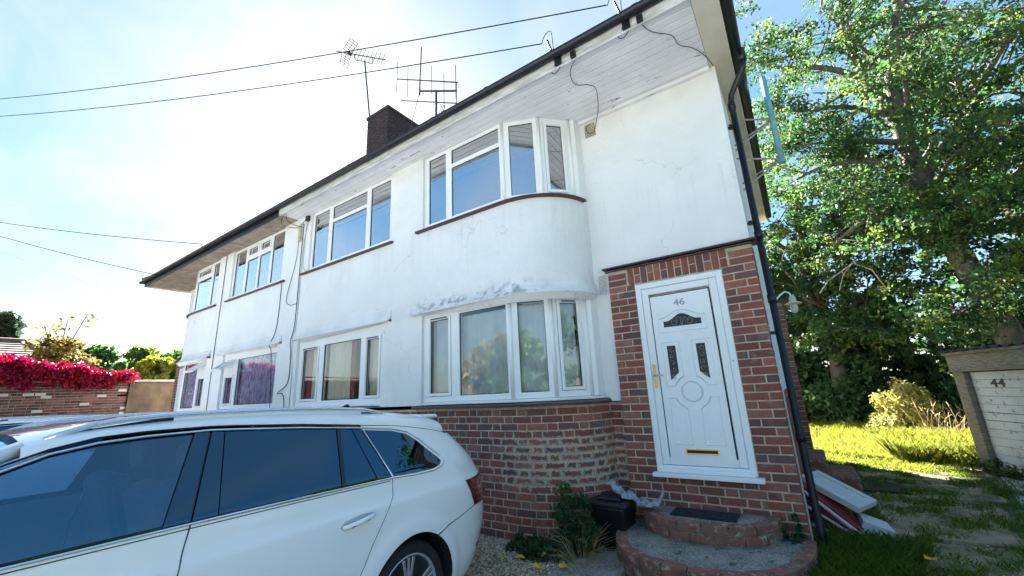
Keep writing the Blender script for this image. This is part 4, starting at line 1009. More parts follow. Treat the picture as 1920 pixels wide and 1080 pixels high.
mt_ = thing('door_mat', 'small ribbed grey rubber mat lying on the upper doorstep', 'door mat', (-.95, 4.48, .35))
b = MB(); b.box(-1.24, -.68, 4.33, 4.58, .349, .358); b.build('mat_base', 'door_mat', mt_)
b = MB()
for i in range(26):
    x = -1.235+.0215*i; b.box(x, x+.010, 4.335, 4.575, .3585, .366)
for j in range(7):
    y = 4.335+.038*j; b.box(-1.24, -.68, y, y+.006, .3582, .3675)
b.build('mat_ribs', 'door_mat', mt_)
b = MB(); ps = [(-2.05, 3.3), (-1.65, 3.25), (-1.5, 3.75), (-1.72, 4.2), (-1.95, 3.9)]; b.prism(ps, lambda x, y, q: (x, y, q), -.05, .05); o = b.build('concrete_pad', 'step_top', None, bevel=.02); tag(o, 'low broken concrete pad at the left foot of the doorstep', 'concrete slab')
# bin / black crate in the corner
tub = thing('planter', 'black plastic tub tucked between the curved bay and the doorstep', 'tub', (-1.78, 4.35, 0))
def taper_box(x0, x1, y0, y1, z0, z1, k, name, m, par, r=.03):
    b = MB(); cx, cy = (x0+x1)/2, (y0+y1)/2
    f = lambda x, y, s: (cx+(x-cx)*s, cy+(y-cy)*s)
    vs = [(*f(x, y, k), z0) for x, y in ((x0,y0),(x1,y0),(x1,y1),(x0,y1))]+[(x, y, z1) for x, y in ((x0,y0),(x1,y0),(x1,y1),(x0,y1))]
    b.add(vs, [(0,3,2,1),(4,5,6,7),(0,1,5,4),(1,2,6,5),(2,3,7,6),(3,0,4,7)]); return b.build(name, m, par, bevel=r)
taper_box(-1.99, -1.63, 4.18, 4.55, 0, .40, .84, 'tub_body', 'black_plastic', tub)
taper_box(-2.02, -1.60, 4.15, 4.58, .40, .44, 1.04, 'tub_lid', 'black_plastic', tub, .012)
taper_box(-1.93, -1.69, 4.24, 4.49, .4405, .465, 1.05, 'lid_ridge', 'black_plastic', tub, .01)
# crumpled plastic wrap over the tub
r = random.Random(4); V_ = []; nn = 15; F_ = []
for i in range(nn):
    t = i/(nn-1); cx = -1.86+.55*t; cy = 4.42-.05*math.sin(t*3); cz = .50+.06*math.cos(t*5)*(1-t)-.10*t*(t < .98)
    cz = max(cz, .475 if cx < -1.6 else .37)
    for j in range(7):
        a = j/6-.5; V_.append((cx+r.uniform(-.02,.02), cy+a*.16*(1-.4*t)+r.uniform(-.02,.02), cz+r.uniform(-.02,.045)))
for i in range(nn-1):
    for j in range(6): F_.append((i*7+j, (i+1)*7+j, (i+1)*7+j+1, i*7+j+1))
b = MB(); b.add(V_, F_); o = b.build('plastic_wrap', 'pink_plastic', None, fix=False); tag(o, 'crumpled pale plastic wrapping draped over the black tub', 'rubbish'); o.modifiers.new('t', 'SOLIDIFY').thickness = .003
# ============================================================ debris leaning by the downpipe
deb = thing('boards', 'pile of dark red and white boards leaning behind the downpipe', 'boards', (.15, 5.4, 0))
def plank(c, ax, ay, hx, hy, hz, m, nm, label=None):
    b = MB(); ax = Vector(ax).normalized(); ay = Vector(ay); az = ax.cross(ay).normalized(); ay = az.cross(ax); b.obox(c, ax, ay, az, hx, hy, hz); o = b.build(nm, m, deb, bevel=.006); return o
ax = Vector((.62, -.25, -.50))
plank((.03, 5.55, .30), ax, (.2, 1, 0), .30, .16, .018, 'red_board', 'board'); plank((.05, 5.52, .25), ax, (.1, 1, 0), .30, .18, .012, 'white_debris', 'board')
plank((.07, 5.50, .20), (.62, -.3, -.42), (.15, 1, 0), .32, .18, .016, 'red_board', 'board'); plank((.09, 5.47, .16), (.66, -.3, -.36), (.2, 1, 0), .32, .18, .010, 'white_debris', 'board')
plank((.10, 5.45, .12), (.7, -.3, -.28), (.2, 1, 0), .32, .18, .016, 'red_board', 'board'); plank((.12, 5.42, .08), (.7, -.3, -.15), (.2, 1, 0), .34, .18, .010, 'white_debris', 'board')
plank((.14, 5.40, .035), (.7, -.3, -.04), (.2, 1, 0), .36, .2, .014, 'red_board', 'board')
plank((.33, 5.56, .13), (.9, .1, -.35), (0, 1, 0), .12, .15, .05, 'white_debris', 'block')
wf = thing('window_sash', 'old white window sash lying tilted on the red boards', 'window frame', (.08, 5.8, .3))
b = MB(); ax = Vector((.75, -.35, -.38)).normalized(); ay = Vector((.25, 1, .1)); az = ax.cross(ay).normalized(); ay = az.cross(ax); c0 = Vector((.10, 5.72, .40))
for (u, v, hu, hv) in ((0, .17, .27, .035), (0, -.17, .27, .035), (.235, 0, .035, .14), (-.235, 0, .035, .14)): b.obox(c0+ax*u+ay*v, ax, ay, az, hu, hv, .03)
b.build('sash_frame', 'white_debris', wf, bevel=.004)
b = MB(); b.obox(c0, ax, ay, az, .20, .135, .012); b.build('sash_panel', 'white_debris', wf)
# low brick steps / rough plinth by the side porch
st = thing('side_step', 'crumbling brick and concrete step beside the gable porch', 'steps', (.12, 7.8, 0))
b = MB(); b.box(-.17, .10, 7.25, 8.35, 0, .46); b.build('rough_plinth', 'step_brick', st, bevel=.03)
b = MB(); b.box(.105, .42, 7.5, 8.5, 0, .22); b.build('step_block', 'step_brick', st, bevel=.03)
# ============================================================ garages
G0 = Vector((2.185, 10.095, 0)); gd = Vector((.334, -.943, 0)).normalized(); gn = Vector((-.943, -.334, 0)).normalized()   # gn points at the drive
def garage(k, label, number, door_m='garage_white'):
    o0 = G0+gd*(2.95*k); g = thing('garage', label, 'garage', tuple(o0), 'row of lock-up garages')
    P = lambda u, w, z: o0+gd*u+gn*w+Vector((0, 0, z))
    def bx(u0, u1, w0, w1, z0, z1, m, nm, par=g, bevel=.006):
        b = MB(); vs = [P(u, w, z) for z in (z0, z1) for u, w in ((u0,w0),(u1,w0),(u1,w1),(u0,w1))]
        b.add(vs, [(0,3,2,1),(4,5,6,7),(0,1,5,4),(1,2,6,5),(2,3,7,6),(3,0,4,7)]); return b.build(nm, m, par, bevel=bevel)
    bx(-.005, .165, -.12, .02, 0, 1.535, 'weathered_wood', 'post'); bx(2.745, 2.915, -.12, .02, 0, 1.535, 'weathered_wood', 'post')
    bx(-.09, -.005, -.10, -.0, 0, 1.60, 'weathered_beam', 'cover_strip')
    bx(-.10, 2.93, -.14, .03, 1.54, 1.81, 'weathered_beam', 'lintel'); bx(-.10, 2.93, .031, .05, 1.535, 1.56, 'weathered_beam', 'lintel_bead'); bx(-.12, 2.95, .0, .07, 1.812, 1.86, 'weathered_beam', 'eaves_board')
    bx(-.08, -.02, -5.0, -.145, 0, 1.8, 'asbestos_sheet', 'side_wall'); bx(2.87, 2.93, -5.0, -.145, 0, 1.8, 'asbestos_sheet', 'side_wall'); bx(-.08, 2.93, -5.05, -5.005, 0, 1.8, 'asbestos_sheet', 'rear_wall')
    d = bx(.19, 2.72, -.09, -.075, .01, 1.53, 'gasket', 'garage_door')
    n = 12; h = 1.50/n
    for i in range(n):
        if i == 6: bx(.185, 2.725, -.074, -.056, .02+h*i+.008, .02+h*(i+1)-.006, door_m, 'door_board', d, .003)
        else: bx(.185, 2.725, -.074, -.056, .02+h*i+.0025, .02+h*(i+1)-.0025, door_m, 'door_board', d, .003)
    b = MB(); prof = []; N_ = 60
    for i in range(N_+1):
        u = -.16+3.12*i/N_; z = .018*math.sin(i*PI/2.0+.3)
        b.v += [tuple(P(u, .10, 1.882+z)), tuple(P(u, -5.2, 2.05+z))]
    b.f = [(2*i, 2*i+2, 2*i+3, 2*i+1) for i in range(N_)]
    o = b.build('corrugated_roof', 'asbestos_sheet', g, fix=False); o.modifiers.new('t', 'SOLIDIFY').thickness = .012
    if number:
        cu = bpy.data.curves.new('n', 'FONT'); cu.body = number; cu.size = .17; cu.extrude = .003; cu.offset = .002
        to = bpy.data.objects.new('n', cu); C.objects.link(to); bpy.context.view_layer.update()
        me = bpy.data.meshes.new_from_object(to.evaluated_get(bpy.context.evaluated_depsgraph_get())); bpy.data.objects.remove(to)
        me.materials.clear(); me.materials.append(MATS['black_paint'])
        o = bpy.data.objects.new('garage_number', me); C.objects.link(o); o.parent = d; o.matrix_parent_inverse = PINV(d)
        mt = Matrix((gd, Vector((0,0,1)), gn)).transposed().to_4x4(); mt.translation = P(.53, -.0535, 1.285); o.matrix_basis = mt @ Matrix.Diagonal((1.6, 1, 1, 1))
garage(0, 'weathered white garage door numbered 44 between grey timber posts', '44')
garage(1, 'white boarded garage next to number 44, towards the camera', None)
garage(2, 'white boarded garage at the near end of the garage row', None)
mat('limewash', (.40, .37, .35), .95)
# ============================================================ garden wall, creeper
wall = thing('garden_wall', 'old red brick boundary wall topped with red creeper', 'wall', (-17.5, 0, 0))
b = MB(); b.box(-17.72, -17.505, -9, 4.14, 0, 2.40); b.build('wall_core', 'mortar_grey', wall)
b = MB(); r = random.Random(2)
for row in range(32):
    y = -9+(.11 if row % 2 else 0)
    while y < 4.1:
        l = .215 if r.random() < .7 else .105; e = r.uniform(-.004, .006)
        b.box(-17.503-.02, -17.496+e, y, min(y+l, 4.13), row*.076+.006, row*.076+.068); y += l+.012
o = b.build('brick_courses', 'wall_brick_far', wall, fix=False); tag(o, kind='stuff')
b = MB(); r = random.Random(12)
for k in range(24):
    y = r.gauss(2.2, 1.3) if r.random() < .6 else r.uniform(-2, 4); y = min(y, 3.9); row = r.randint(18, 28)
    y = round(y/.227)*.227+(.11 if row % 2 else 0); b.box(-17.51, -17.487, y, y+.2, row*.076+.006, row*.076+.068)
o = b.build('whitened_bricks', 'limewash', wall, fix=False); tag(o, kind='stuff')
b = MB(); b.box(-17.75, -17.47, -9, 4.16, 2.402, 2.46); b.build('wall_coping', 'step_top', wall)
wall2 = thing('garden_wall', 'brown rough rendered wall between the red brick wall and the house', 'wall', (-17.5, 5, 0))
b = MB(); nY, nZ = 30, 24; r = random.Random(6)
for i in range(nY+1):
    for j in range(nZ+1): b.v.append((-17.48+r.uniform(-.02, .02), 4.17+3.4*i/nY, 2.42*j/nZ))
b.f = [(i*(nZ+1)+j, (i+1)*(nZ+1)+j, (i+1)*(nZ+1)+j+1, i*(nZ+1)+j+1) for i in range(nY) for j in range(nZ)]
b.build('render_face', 'wall_render_far', wall2, smooth=True, fix=False)
b = MB(); b.box(-17.75, -17.51, 4.17, 7.6, 0, 2.42); b.build('wall_core', 'mortar_grey', wall2)
b = MB(); b.box(-17.78, -17.43, 4.165, 7.6, 2.425, 2.49); b.build('wall_coping', 'step_top', wall2)
b = MB(); b.box(-17.49, -17.44, 4.10, 4.16, 0, 2.40); b.build('wall_joint', 'wall_render_far', wall2)
# ============================================================ leaves
def leaves(centres, spread, per, size, flat=0, seed=1, elong=1.6, droop=0):
    g = np.random.default_rng(seed); c = np.repeat(np.asarray(centres, float), per, axis=0); n = len(c)
    sp = np.repeat(np.asarray(spread, float).reshape(-1, 1) if np.ndim(spread) else np.full((len(centres), 1), spread), per, axis=0)
    d = g.normal(size=(n, 3)); d /= np.linalg.norm(d, axis=1, keepdims=True); c = c+d*sp*(g.random((n, 1))**.45)*np.array([1, 1, .75])
    a = g.normal(size=(n, 3)); a[:, 2] = a[:, 2]*(1-flat)-droop; a /= np.linalg.norm(a, axis=1, keepdims=True)
    q = g.normal(size=(n, 3)); b_ = np.cross(a, q); b_ /= np.linalg.norm(b_, axis=1, keepdims=True)
    s = size*(.6+.8*g.random((n, 1))); fold = np.cross(a, b_)*s*.18
    v = np.stack([c-a*s*elong/2, c+b_*s*.5+fold, c+a*s*elong/2, c-b_*s*.5+fold], 1).reshape(-1, 3); return v
def limb_points(pts, r0, r1): 
    return pts
class Tree:
    def __init__(s, seed): s.r = random.Random(seed); s.w = MB(); s.tips = []; s.sz = []
    def limb(s, pts, ra, rb, sub=3, lev=1, sublen=2.2, leafy=1.0, n=None):
        P = [Vector(p) for p in pts]; out = []
        for i in range(len(P)-1):
            p0 = P[max(i-1,0)]; p1 = P[i]; p2 = P[i+1]; p3 = P[min(i+2, len(P)-1)]
            for k in range(4):
                t = k/4; out.append(.5*((2*p1)+(-p0+p2)*t+(2*p0-5*p1+4*p2-p3)*t*t+(-p0+3*p1-3*p2+p3)*t**3))
        out.append(P[-1]); m = len(out); s.w.tube(out, [ra+(rb-ra)*i/(m-1) for i in range(m)], 8 if ra > .1 else 5)
        if n is None: n = 6
        for k in range(n):
            t = .25+.75*(k+s.r.random())/n; i = min(int(t*(m-1)), m-2); p = out[i]; d = (out[i+1]-out[i]).normalized()
            q = Vector((s.r.gauss(0, 1), s.r.gauss(0, 1), s.r.gauss(.15, .7))).normalized(); dd = (d*.6+q).normalized()
            s.branch(p, dd, sublen*s.r.uniform(.6, 1.2), max(.02, (ra+(rb-ra)*t)*.45), lev, leafy)
        s.tips.append(out[-1]); s.sz.append(.5)
    def branch(s, p, d, ln, rad, lev, leafy):
        pts = [p]; q = p; n = 4
        for k in range(n):
            d = (d+Vector((s.r.gauss(0,.22), s.r.gauss(0,.22), s.r.gauss(.02,.2)))).normalized(); q = q+d*ln/n; pts.append(q)
        s.w.tube(pts, [rad*(1-.75*k/n) for k in range(n+1)], 5 if rad > .04 else 3, caps=False)
        if lev <= 0:
            for t in (2, 3, 4):
                if s.r.random() < leafy: s.tips.append(pts[t]+Vector((s.r.gauss(0,.15), s.r.gauss(0,.15), s.r.gauss(0,.15)))); s.sz.append(s.r.uniform(.22, .5))
            return
        for k in range(4):
            i = s.r.choice((1, 2, 3, 4)); e = Vector((s.r.gauss(0,1), s.r.gauss(0,1), s.r.gauss(0,.8))).normalized()
            s.branch(pts[i], (d*.5+e).normalized(), ln*s.r.uniform(.45, .7), rad*.5, lev-1, leafy)
    def finish(s, label, name, leafm, per, size, bark='bark', group=None, seed=1, extra=None, spread=1.0, mats=None):
        t = thing(name, label, 'tree', tuple(s.w.v[0]), group); s.w.build('trunk', bark, t, smooth=True, fix=False)
        tips = np.array([tuple(p) for p in s.tips]); sz = np.array(s.sz)*spread
        if mats:
            g = np.random.default_rng(seed); sel = g.random(len(tips))
            acc = 0
            for mname, frac in mats:
                k = (sel >= acc) & (sel < acc+frac); acc += frac
                if k.sum(): o = npmesh('crown', leaves(tips[k], sz[k], per, size, seed=seed+1), 4, mname, t)
        else: npmesh('crown', leaves(tips, sz, per, size, seed=seed+1), 4, leafm, t)
        return t
# ============================================================ ground
def flat(name, poly, z, m, kind='structure'):
    b = MB(); b.add([(x, y, z) for x, y in poly], [tuple(range(len(poly)))]); o = b.build(name, m, None, fix=False)
    tag(o, kind=kind); return o
flat('ground', [(-250, -250), (250, -250), (250, 250), (-250, 250)], -.016, 'soil')
flat('yard', [(-17.4, -40), (9, -40), (5.3, 1.3), (2.2, 9.6), (1.2, 4.0), (.3, 3.0), (-.9, 3.35), (-17.4, 3.3)], -.010, 'yard_surface')
flat('gravel_bed', [(-17.4, 2.6), (-.9, 2.6), (-1.3, 4.9), (-17.4, 4.9)], -.004, 'gravel_base')
# lawn: a gently uneven sheet
b = MB(); nx, ny = 40, 34; r = random.Random(8)
for i in range(nx+1):
    for j in range(ny+1):
        x = -8+20*i/nx; y = 10.55+14*j/ny; b.v.append((x, y+(.25*math.sin(x*1.7)+.12*math.sin(x*4.1) if j == 0 else 0), .012+.03*math.sin(x*1.3)*math.sin(y*.9)+r.uniform(0, .02)))
b.f = [(i*(ny+1)+j, (i+1)*(ny+1)+j, (i+1)*(ny+1)+j+1, i*(ny+1)+j+1) for i in range(nx) for j in range(ny)]
o = b.build('lawn', 'lawn_base', None, smooth=True, fix=False); tag(o, kind='structure')
# concrete path of worn uneven slabs beside the house
path_root = bpy.data.objects.new('path', None); C.objects.link(path_root); tag(path_root, kind='structure')
r = random.Random(21)
yy = 3.2; row = 0
while yy < 10.4:
    h = r.uniform(.75, 1.0); x_l = .02 if yy > 8.6 else .25; x_l = x_l if yy < 7 else .45 if yy < 8.6 else .02
    x_r = min(2.05, .85+(yy-3)*.20)+.05; x = x_l; nsl = max(1, int((x_r-x_l)/.7)); w = (x_r-x_l)/nsl
    for k in range(nsl):
        b = MB(); a = .02; j = lambda: r.uniform(-.05, .05); dz = r.uniform(-.014, .010)
        c = [(x+w*k+a+j(), yy+a+j()), (x+w*(k+1)-a+j(), yy+a+j()), (x+w*(k+1)-a+j(), yy+h-a+j()), (x+w*k+a+j(), yy+h-a+j())]
        t1 = [.012+dz+r.uniform(-.014, .014) for _ in range(4)]
        b.add([(*p, -.05) for p in c]+[(*p, t) for p, t in zip(c, t1)], [(0,3,2,1),(4,5,6,7),(0,1,5,4),(1,2,6,5),(2,3,7,6),(3,0,4,7)])
        b.build('slab', 'mossy_concrete', path_root, bevel=.008)
    yy += h
dr = MB(); dr.box(.42, .92, 7.72, 8.30, .0, .036); o = dr.build('drain_cover', 'black_paint', None, bevel=.004); tag(o, 'dark rectangular drain cover set in the mossy path', 'drain cover')
# gravel
def pebbles(n, poly_x, poly_y, size, z0, seed, name, keep=None):
    g = np.random.default_rng(seed); x = g.uniform(*poly_x, n); y = g.uniform(*poly_y, n)
    if keep: k = keep(x, y); x, y = x[k], y[k]
    n = len(x); base = np.array([(1,0,0),(0,1,0),(-1,0,0),(0,-1,0),(0,0,1),(0,0,-1),(.6,.6,.55),(-.6,.6,.55),(-.6,-.6,.55),(.6,-.6,.55)], float)
    F = np.array([(4,9,6),(4,6,7),(4,7,8),(4,8,9),(0,6,9),(0,1,6),(1,7,6),(1,2,7),(2,8,7),(2,3,8),(3,9,8),(3,0,9),(0,5,1),(1,5,2),(2,5,3),(3,5,0)])
    s = size*(.5+g.random((n,1,1))*1.0)*np.stack([.7+.6*g.random(n), .6+.5*g.random(n), .35+.35*g.random(n)], 1)[:, None, :]
    v = base[None]*s*(1+.25*g.normal(size=(n,10,1))*.5)
    a = g.random(n)*2*PI; t = g.normal(size=n)*.4; ca, sa = np.cos(a), np.sin(a)
    vx = v[...,0]*ca[:,None]-v[...,1]*sa[:,None]; vy = v[...,0]*sa[:,None]+v[...,1]*ca[:,None]; vz = v[...,2]+vx*np.sin(t)[:,None]*.4
    P = np.stack([vx+x[:,None], vy+y[:,None], vz+z0+size*.25+g.random((n,1))*size*.5], -1).reshape(-1,3)
    Fi = (F[None]+np.arange(n)[:,None,None]*10).reshape(-1,3); o = npmesh_idx(name, P, Fi, 'pebble'); tag(o, kind='stuff'); return o
def inbay(x, y):
    k = (y > 3.99) & (x < -2.8) | ((x+2.8)**2/.85+(y-4.74)**2/.52 < 1) & (x >= -2.8) | ((x+.95)**2/.60+(y-4.66)**2/1.05 < 1)
    return ~k
pebbles(26000, (-3.9, -1.55), (2.5, 4.6), .0125, 0, 3, 'gravel', inbay)
pebbles(9000, (-9, -3.9), (2.4, 3.98), .018, 0, 4, 'gravel')
pebbles(2600, (-.3, 1.6), (3.0, 10.4), .010, .01, 5, 'grit')
pebbles(5000, (-1.6, .2), (2.2, 3.6), .012, -.005, 6, 'gravel')
# ============================================================ grass
def blades(n, xr, yr, h, w, z0, seed, name, m, keep=None, lean=.35, clumps=0, label=None):
    g = np.random.default_rng(seed)
    if clumps:
        cx = g.uniform(*xr, clumps); cy = g.uniform(*yr, clumps); i = g.integers(0, clumps, n); x = cx[i]+g.normal(size=n)*.06; y = cy[i]+g.normal(size=n)*.06
    else: x = g.uniform(*xr, n); y = g.uniform(*yr, n)
    if keep: k = keep(x, y); x, y = x[k], y[k]
    n = len(x); H = h*(.45+.9*g.random(n)); a = g.random(n)*2*PI; l = lean*H*(.3+g.random(n)); dx, dy = np.cos(a)*l, np.sin(a)*l; px, py = -np.sin(a)*w, np.cos(a)*w
    z = np.full(n, z0)
    v = np.stack([np.stack([x-px, y-py, z], 1), np.stack([x+px, y+py, z], 1), np.stack([x+dx*.4+px*.8, y+dy*.4+py*.8, z+H*.6], 1), np.stack([x+dx, y+dy, z+H], 1), np.stack([x+dx*.4-px*.8, y+dy*.4-py*.8, z+H*.6], 1)], 1).reshape(-1, 3)
    o = npmesh(name, v, 5, m); tag(o, kind='stuff'); return o
blades(60000, (-.3, 7), (10.5, 18), .085, .004, 0, 30, 'lawn_grass', 'grass_lit', keep=lambda x, y: y < 15+.5*x, lean=.6)
blades(16000, (-.3, 9), (14, 21), .16, .006, 0, 31, 'lawn_grass', 'grass_lit', lean=.6)
blades(9000, (1.2, 3.2), (10.3, 14.5), .24, .004, 0, 32, 'rough_grass', 'grass_lit', lean=.6)
g = random.Random(33); b = MB()
for k in range(75):
    x = g.uniform(1.9, 3.4); y = g.uniform(11.8, 14.8); h = g.uniform(.45, .95); a = g.uniform(0, 6.28); l = g.uniform(.08, .35)
    b.tube([(x, y, 0), (x+l*.25*math.cos(a), y+l*.25*math.sin(a), h*.6), (x+l*math.cos(a), y+l*math.sin(a), h)], [.004, .003, .002], 3)
    b.tube([(x+l*.8*math.cos(a), y+l*.8*math.sin(a), h*.9), (x+l*1.15*math.cos(a), y+l*1.15*math.sin(a), h*1.02)], [.010, .003], 3)
o = b.build('tall_dry_grass', 'grass_dry', None, fix=False); tag(o, kind='stuff')
blades(9000, (-.14, .62), (3.75, 5.25), .15, .0035, 0, 34, 'grass_verge', 'grass_deep', lean=.7, keep=lambda x, y: ((x+.95)**2/.70+(y-4.66)**2/1.25 > 1) & (x+.12*np.sin(y*7) < .50))
blades(3500, (.0, .45), (5.9, 7.4), .08, .004, 0, 35, 'grass_verge', 'grass_deep', lean=.7)
blades(16000, (.2, 2.0), (3.2, 10.4), .055, .003, .0, 36, 'path_grass', 'grass_deep', lean=.8, clumps=190)
blades(5000, (1.0, 2.6), (4.2, 9.2), .06, .003, .0, 37, 'path_grass', 'grass_deep', lean=.8, clumps=120, keep=lambda x, y: x > .8+(y-3)*.19)
blades(3000, (.1, 1.9), (9.5, 10.6), .07, .004, .01, 38, 'path_grass', 'grass_lit', lean=.8, clumps=30)
leafmat('straw_leaf', (.26, .26, .10), .35, .03, .4)
# ============================================================ small plants
def bush(name, label, cat, centre, rad, nclump, per, size, m, stems=12, seed=3, flat=0, group=None, elong=1.5, zmin=.04):
    g = random.Random(seed); t = thing(name, label, cat, centre, group); cx, cy, cz = centre; cs = []; b = MB()
    for k in range(nclump):
        while True:
            p = (g.uniform(-1,1), g.uniform(-1,1), g.uniform(0,1))
            if p[0]**2+p[1]**2+(p[2]*.9)**2 < 1: break
        q = (cx+p[0]*rad[0], cy+p[1]*rad[1], max(cz+zmin, cz+p[2]*rad[2])); cs.append(q)
        if k < stems: b.tube([(cx+p[0]*.1, cy+p[1]*.1, cz), (cx+p[0]*rad[0]*.5, cy+p[1]*rad[1]*.5, cz+p[2]*rad[2]*.6), q], [.006+.01*rad[2], .004+.006*rad[2], .002], 4)
    b.build('stem', 'bark', t, smooth=True)
    npmesh('foliage', leaves(cs, min(rad)*.35, per, size, seed=seed, flat=flat, elong=elong), 4, m, t); return t
bush('shrub', 'leafy green shrub growing against the curved brick bay', 'shrub', (-2.05, 3.95, 0), (.26, .22, .62), 60, 26, .028, 'leaf_dark', seed=5)
bush('weed', 'low trailing green weed on the gravel left of the shrub', 'weed', (-2.42, 3.78, 0), (.34, .18, .16), 40, 22, .03, 'leaf_dark', seed=6)
bush('weed', 'small weed rooted in the crack right of the upper doorstep', 'weed', (-.27, 4.58, .18), (.10, .07, .22), 14, 16, .022, 'leaf_dark', seed=7)
b = MB(); g = random.Random(3)
t_ = thing('dry_plant', 'dead straw coloured grassy plant beside the doorstep', 'plant', (-1.88, 3.75, 0))
for k in range(60):
    a = g.uniform(0, 6.28); l = g.uniform(.2, .42); h = g.uniform(.12, .34); p = (-1.88+.05*math.cos(a), 3.72+.05*math.sin(a), 0)
    b.tube([p, (p[0]+l*.4*math.cos(a), p[1]+l*.4*math.sin(a), h*.8), (p[0]+l*.8*math.cos(a), p[1]+l*.8*math.sin(a), h)], [.0028, .002, .0012], 3)
b.build('stalks', 'grass_dry', t_)
g = random.Random(17)
LEAF = ['yellow fallen leaf on the gravel just in front of the low weed', 'yellow fallen leaf at the foot of the dead straw plant', 'yellow fallen leaf on the gravel left of the dead straw plant', 'leftmost yellow fallen leaf on the gravel by the car', 'yellow fallen leaf nearest the picture bottom on the gravel', 'yellow fallen leaf against the brick bay behind the low weed',
        'yellow fallen leaf on the grass at the right end of the lower step', 'rightmost but one yellow leaf on the grass verge', 'yellow fallen leaf on the grass below the red boards', 'yellow fallen leaf farthest right, where grass meets path', 'yellow fallen leaf in the middle of the grass verge', 'yellow fallen leaf nearest the camera on the grass verge']
for k, (x, y) in enumerate(((-2.28, 3.66), (-1.95, 3.50), (-2.40, 3.50), (-2.58, 3.45), (-2.15, 3.42), (-2.5, 3.92), (.12, 4.35), (.42, 4.55), (.20, 4.75), (.60, 4.9), (.35, 4.2), (.05, 4.1))):
    b = MB(); a = g.uniform(0, 6.28); s = g.uniform(.035, .055); n = 9; P = []
    for i in range(n):
        q = 2*PI*i/n; rr_ = s*(1+.25*math.cos(q*5)); P.append((x+rr_*math.cos(q+a), y+rr_*.7*math.sin(q+a), .075+.015*math.sin(q*2)+g.uniform(-.004, .004)+(.04 if k > 5 else 0)))
    P.append((x, y, .065+(.04 if k > 5 else 0))); b.add(P, [(i, (i+1) % n, n) for i in range(n)]); o = b.build('fallen_leaf', 'leaf_fallen', None, fix=False)
    tag(o, LEAF[k], 'leaf', 'fallen leaves on the '+('gravel' if k < 6 else 'grass'))
ivy = thing('ivy', 'pale ground ivy creeping out at the foot of the garage door', 'plant', (2.2, 9.3, 0))
g = random.Random(5); cs = [(2.18+.36*k/40*2.0+g.gauss(0, .16)-.1, 10.0-.94*k/40*2.0+g.gauss(0, .12), g.uniform(.03, .14)) for k in range(90)]
npmesh('foliage', leaves(cs, .10, 22, .045, seed=4, flat=.3), 4, 'ivy', ivy)
bush('flowering_bush', 'sunlit straw coloured bush with pale flowers standing on the lawn', 'bush', (2.15, 15.6, 0), (.72, .6, 1.35), 110, 50, .055, 'straw_leaf', seed=9, stems=60)
bush('weed', 'dark low weeds beside the sunlit bush', 'weed', (2.7, 15.3, 0), (.6, .35, .35), 30, 40, .06, 'leaf_dark', seed=10)
# creeper on the wall
cr = thing('creeper', 'bright red creeper spilling over the top of the brick garden wall', 'creeper', (-17.6, 0, 2.4))
g = random.Random(2); cs = []
for k in range(470):
    y = g.uniform(-1.4, 4.15); top = 3.02 if y < 1.8 else 3.02-(y-1.8)*.20; z = g.uniform(2.48, max(2.52, top+.06*math.sin(y*5))); cs.append((-17.55+g.gauss(0, .14), y, z))
for k in range(50): y = g.uniform(-1.3, 3.8); cs.append((-17.42, y, g.uniform(2.3, 2.5)))
npmesh('foliage', leaves(cs, .20, 70, .062, seed=8, elong=1.3, droop=.4), 4, 'leaf_red', cr)
b = MB(); b.tube([(-17.6, -8, 2.5), (-17.6, -2, 2.6), (-17.6, 4, 2.5)], .03, 6); b.build('stem', 'bark', cr)
# ============================================================ far left: roofs, trees
def bungalow(x, y0, y1, ez, rz, label, depth=7):
    t = thing('bungalow', label, 'house', (x, (y0+y1)/2, 0)); b = MB(); b.box(x-depth, x, y0, y1, 0, ez-.02); b.build('wall', 'room_paint', t)
    ov = .4; a = [(x+ov, y0-ov, ez), (x+ov, y1+ov, ez), (x-depth-ov, y1+ov, ez), (x-depth-ov, y0-ov, ez)]; R0, R1 = (x-depth/2, y0+1.6, rz), (x-depth/2, y1-1.6, rz)
    m = MB(); V3 = lambda p: Vector(p)
    def sl(A, B, Cc, D, rows=14):
        A, B, Cc, D = map(V3, (A, B, Cc, D)); nrm = (B-A).cross(D-A).normalized(); nrm = nrm if nrm.z > 0 else -nrm
        for k in range(rows):
            q0, q1 = k/rows, (k+1)/rows; m.add([A.lerp(D,q0)+nrm*.04, B.lerp(Cc,q0)+nrm*.04, B.lerp(Cc,q1), A.lerp(D,q1), A.lerp(D,q0), B.lerp(Cc,q0)], [(0,1,2,3),(4,5,1,0)])
    sl(a[0], a[1], R1, R0); sl(a[1], a[2], R1, R1); sl(a[2], a[3], R0, R1); sl(a[3], a[0], R0, R0)
    m.build('roof', 'far_roof', t, fix=False); c = MB(); c.tube([R0, R1], .12, 6); c.tube([R0, a[0]], .1, 6); c.tube([R1, a[1]], .1, 6); c.build('ridge_tiles', 'terracotta', t)
    c = MB(); c.box(x-.01, x+.02, y0+1, y0+2.4, 1.0, 2.1); w = c.build('window', 'upvc', t); c = MB(); c.box(x+.021, x+.03, y0+1.1, y0+2.3, 1.1, 2.0); c.build('pane', 'window_glass', w); return t
mat('far_roof', (.19, .15, .12), .9, rnd='island', rndamt=.2, var=.3, vscale=3)
bungalow(-31, -3.5, 5.0, 3.5, 5.5, 'bungalow with a pale brown tiled hip roof at far left behind the wall')
bungalow(-34, 6.2, 9.5, 3.1, 4.6, 'small tiled roof just showing behind the red creeper')
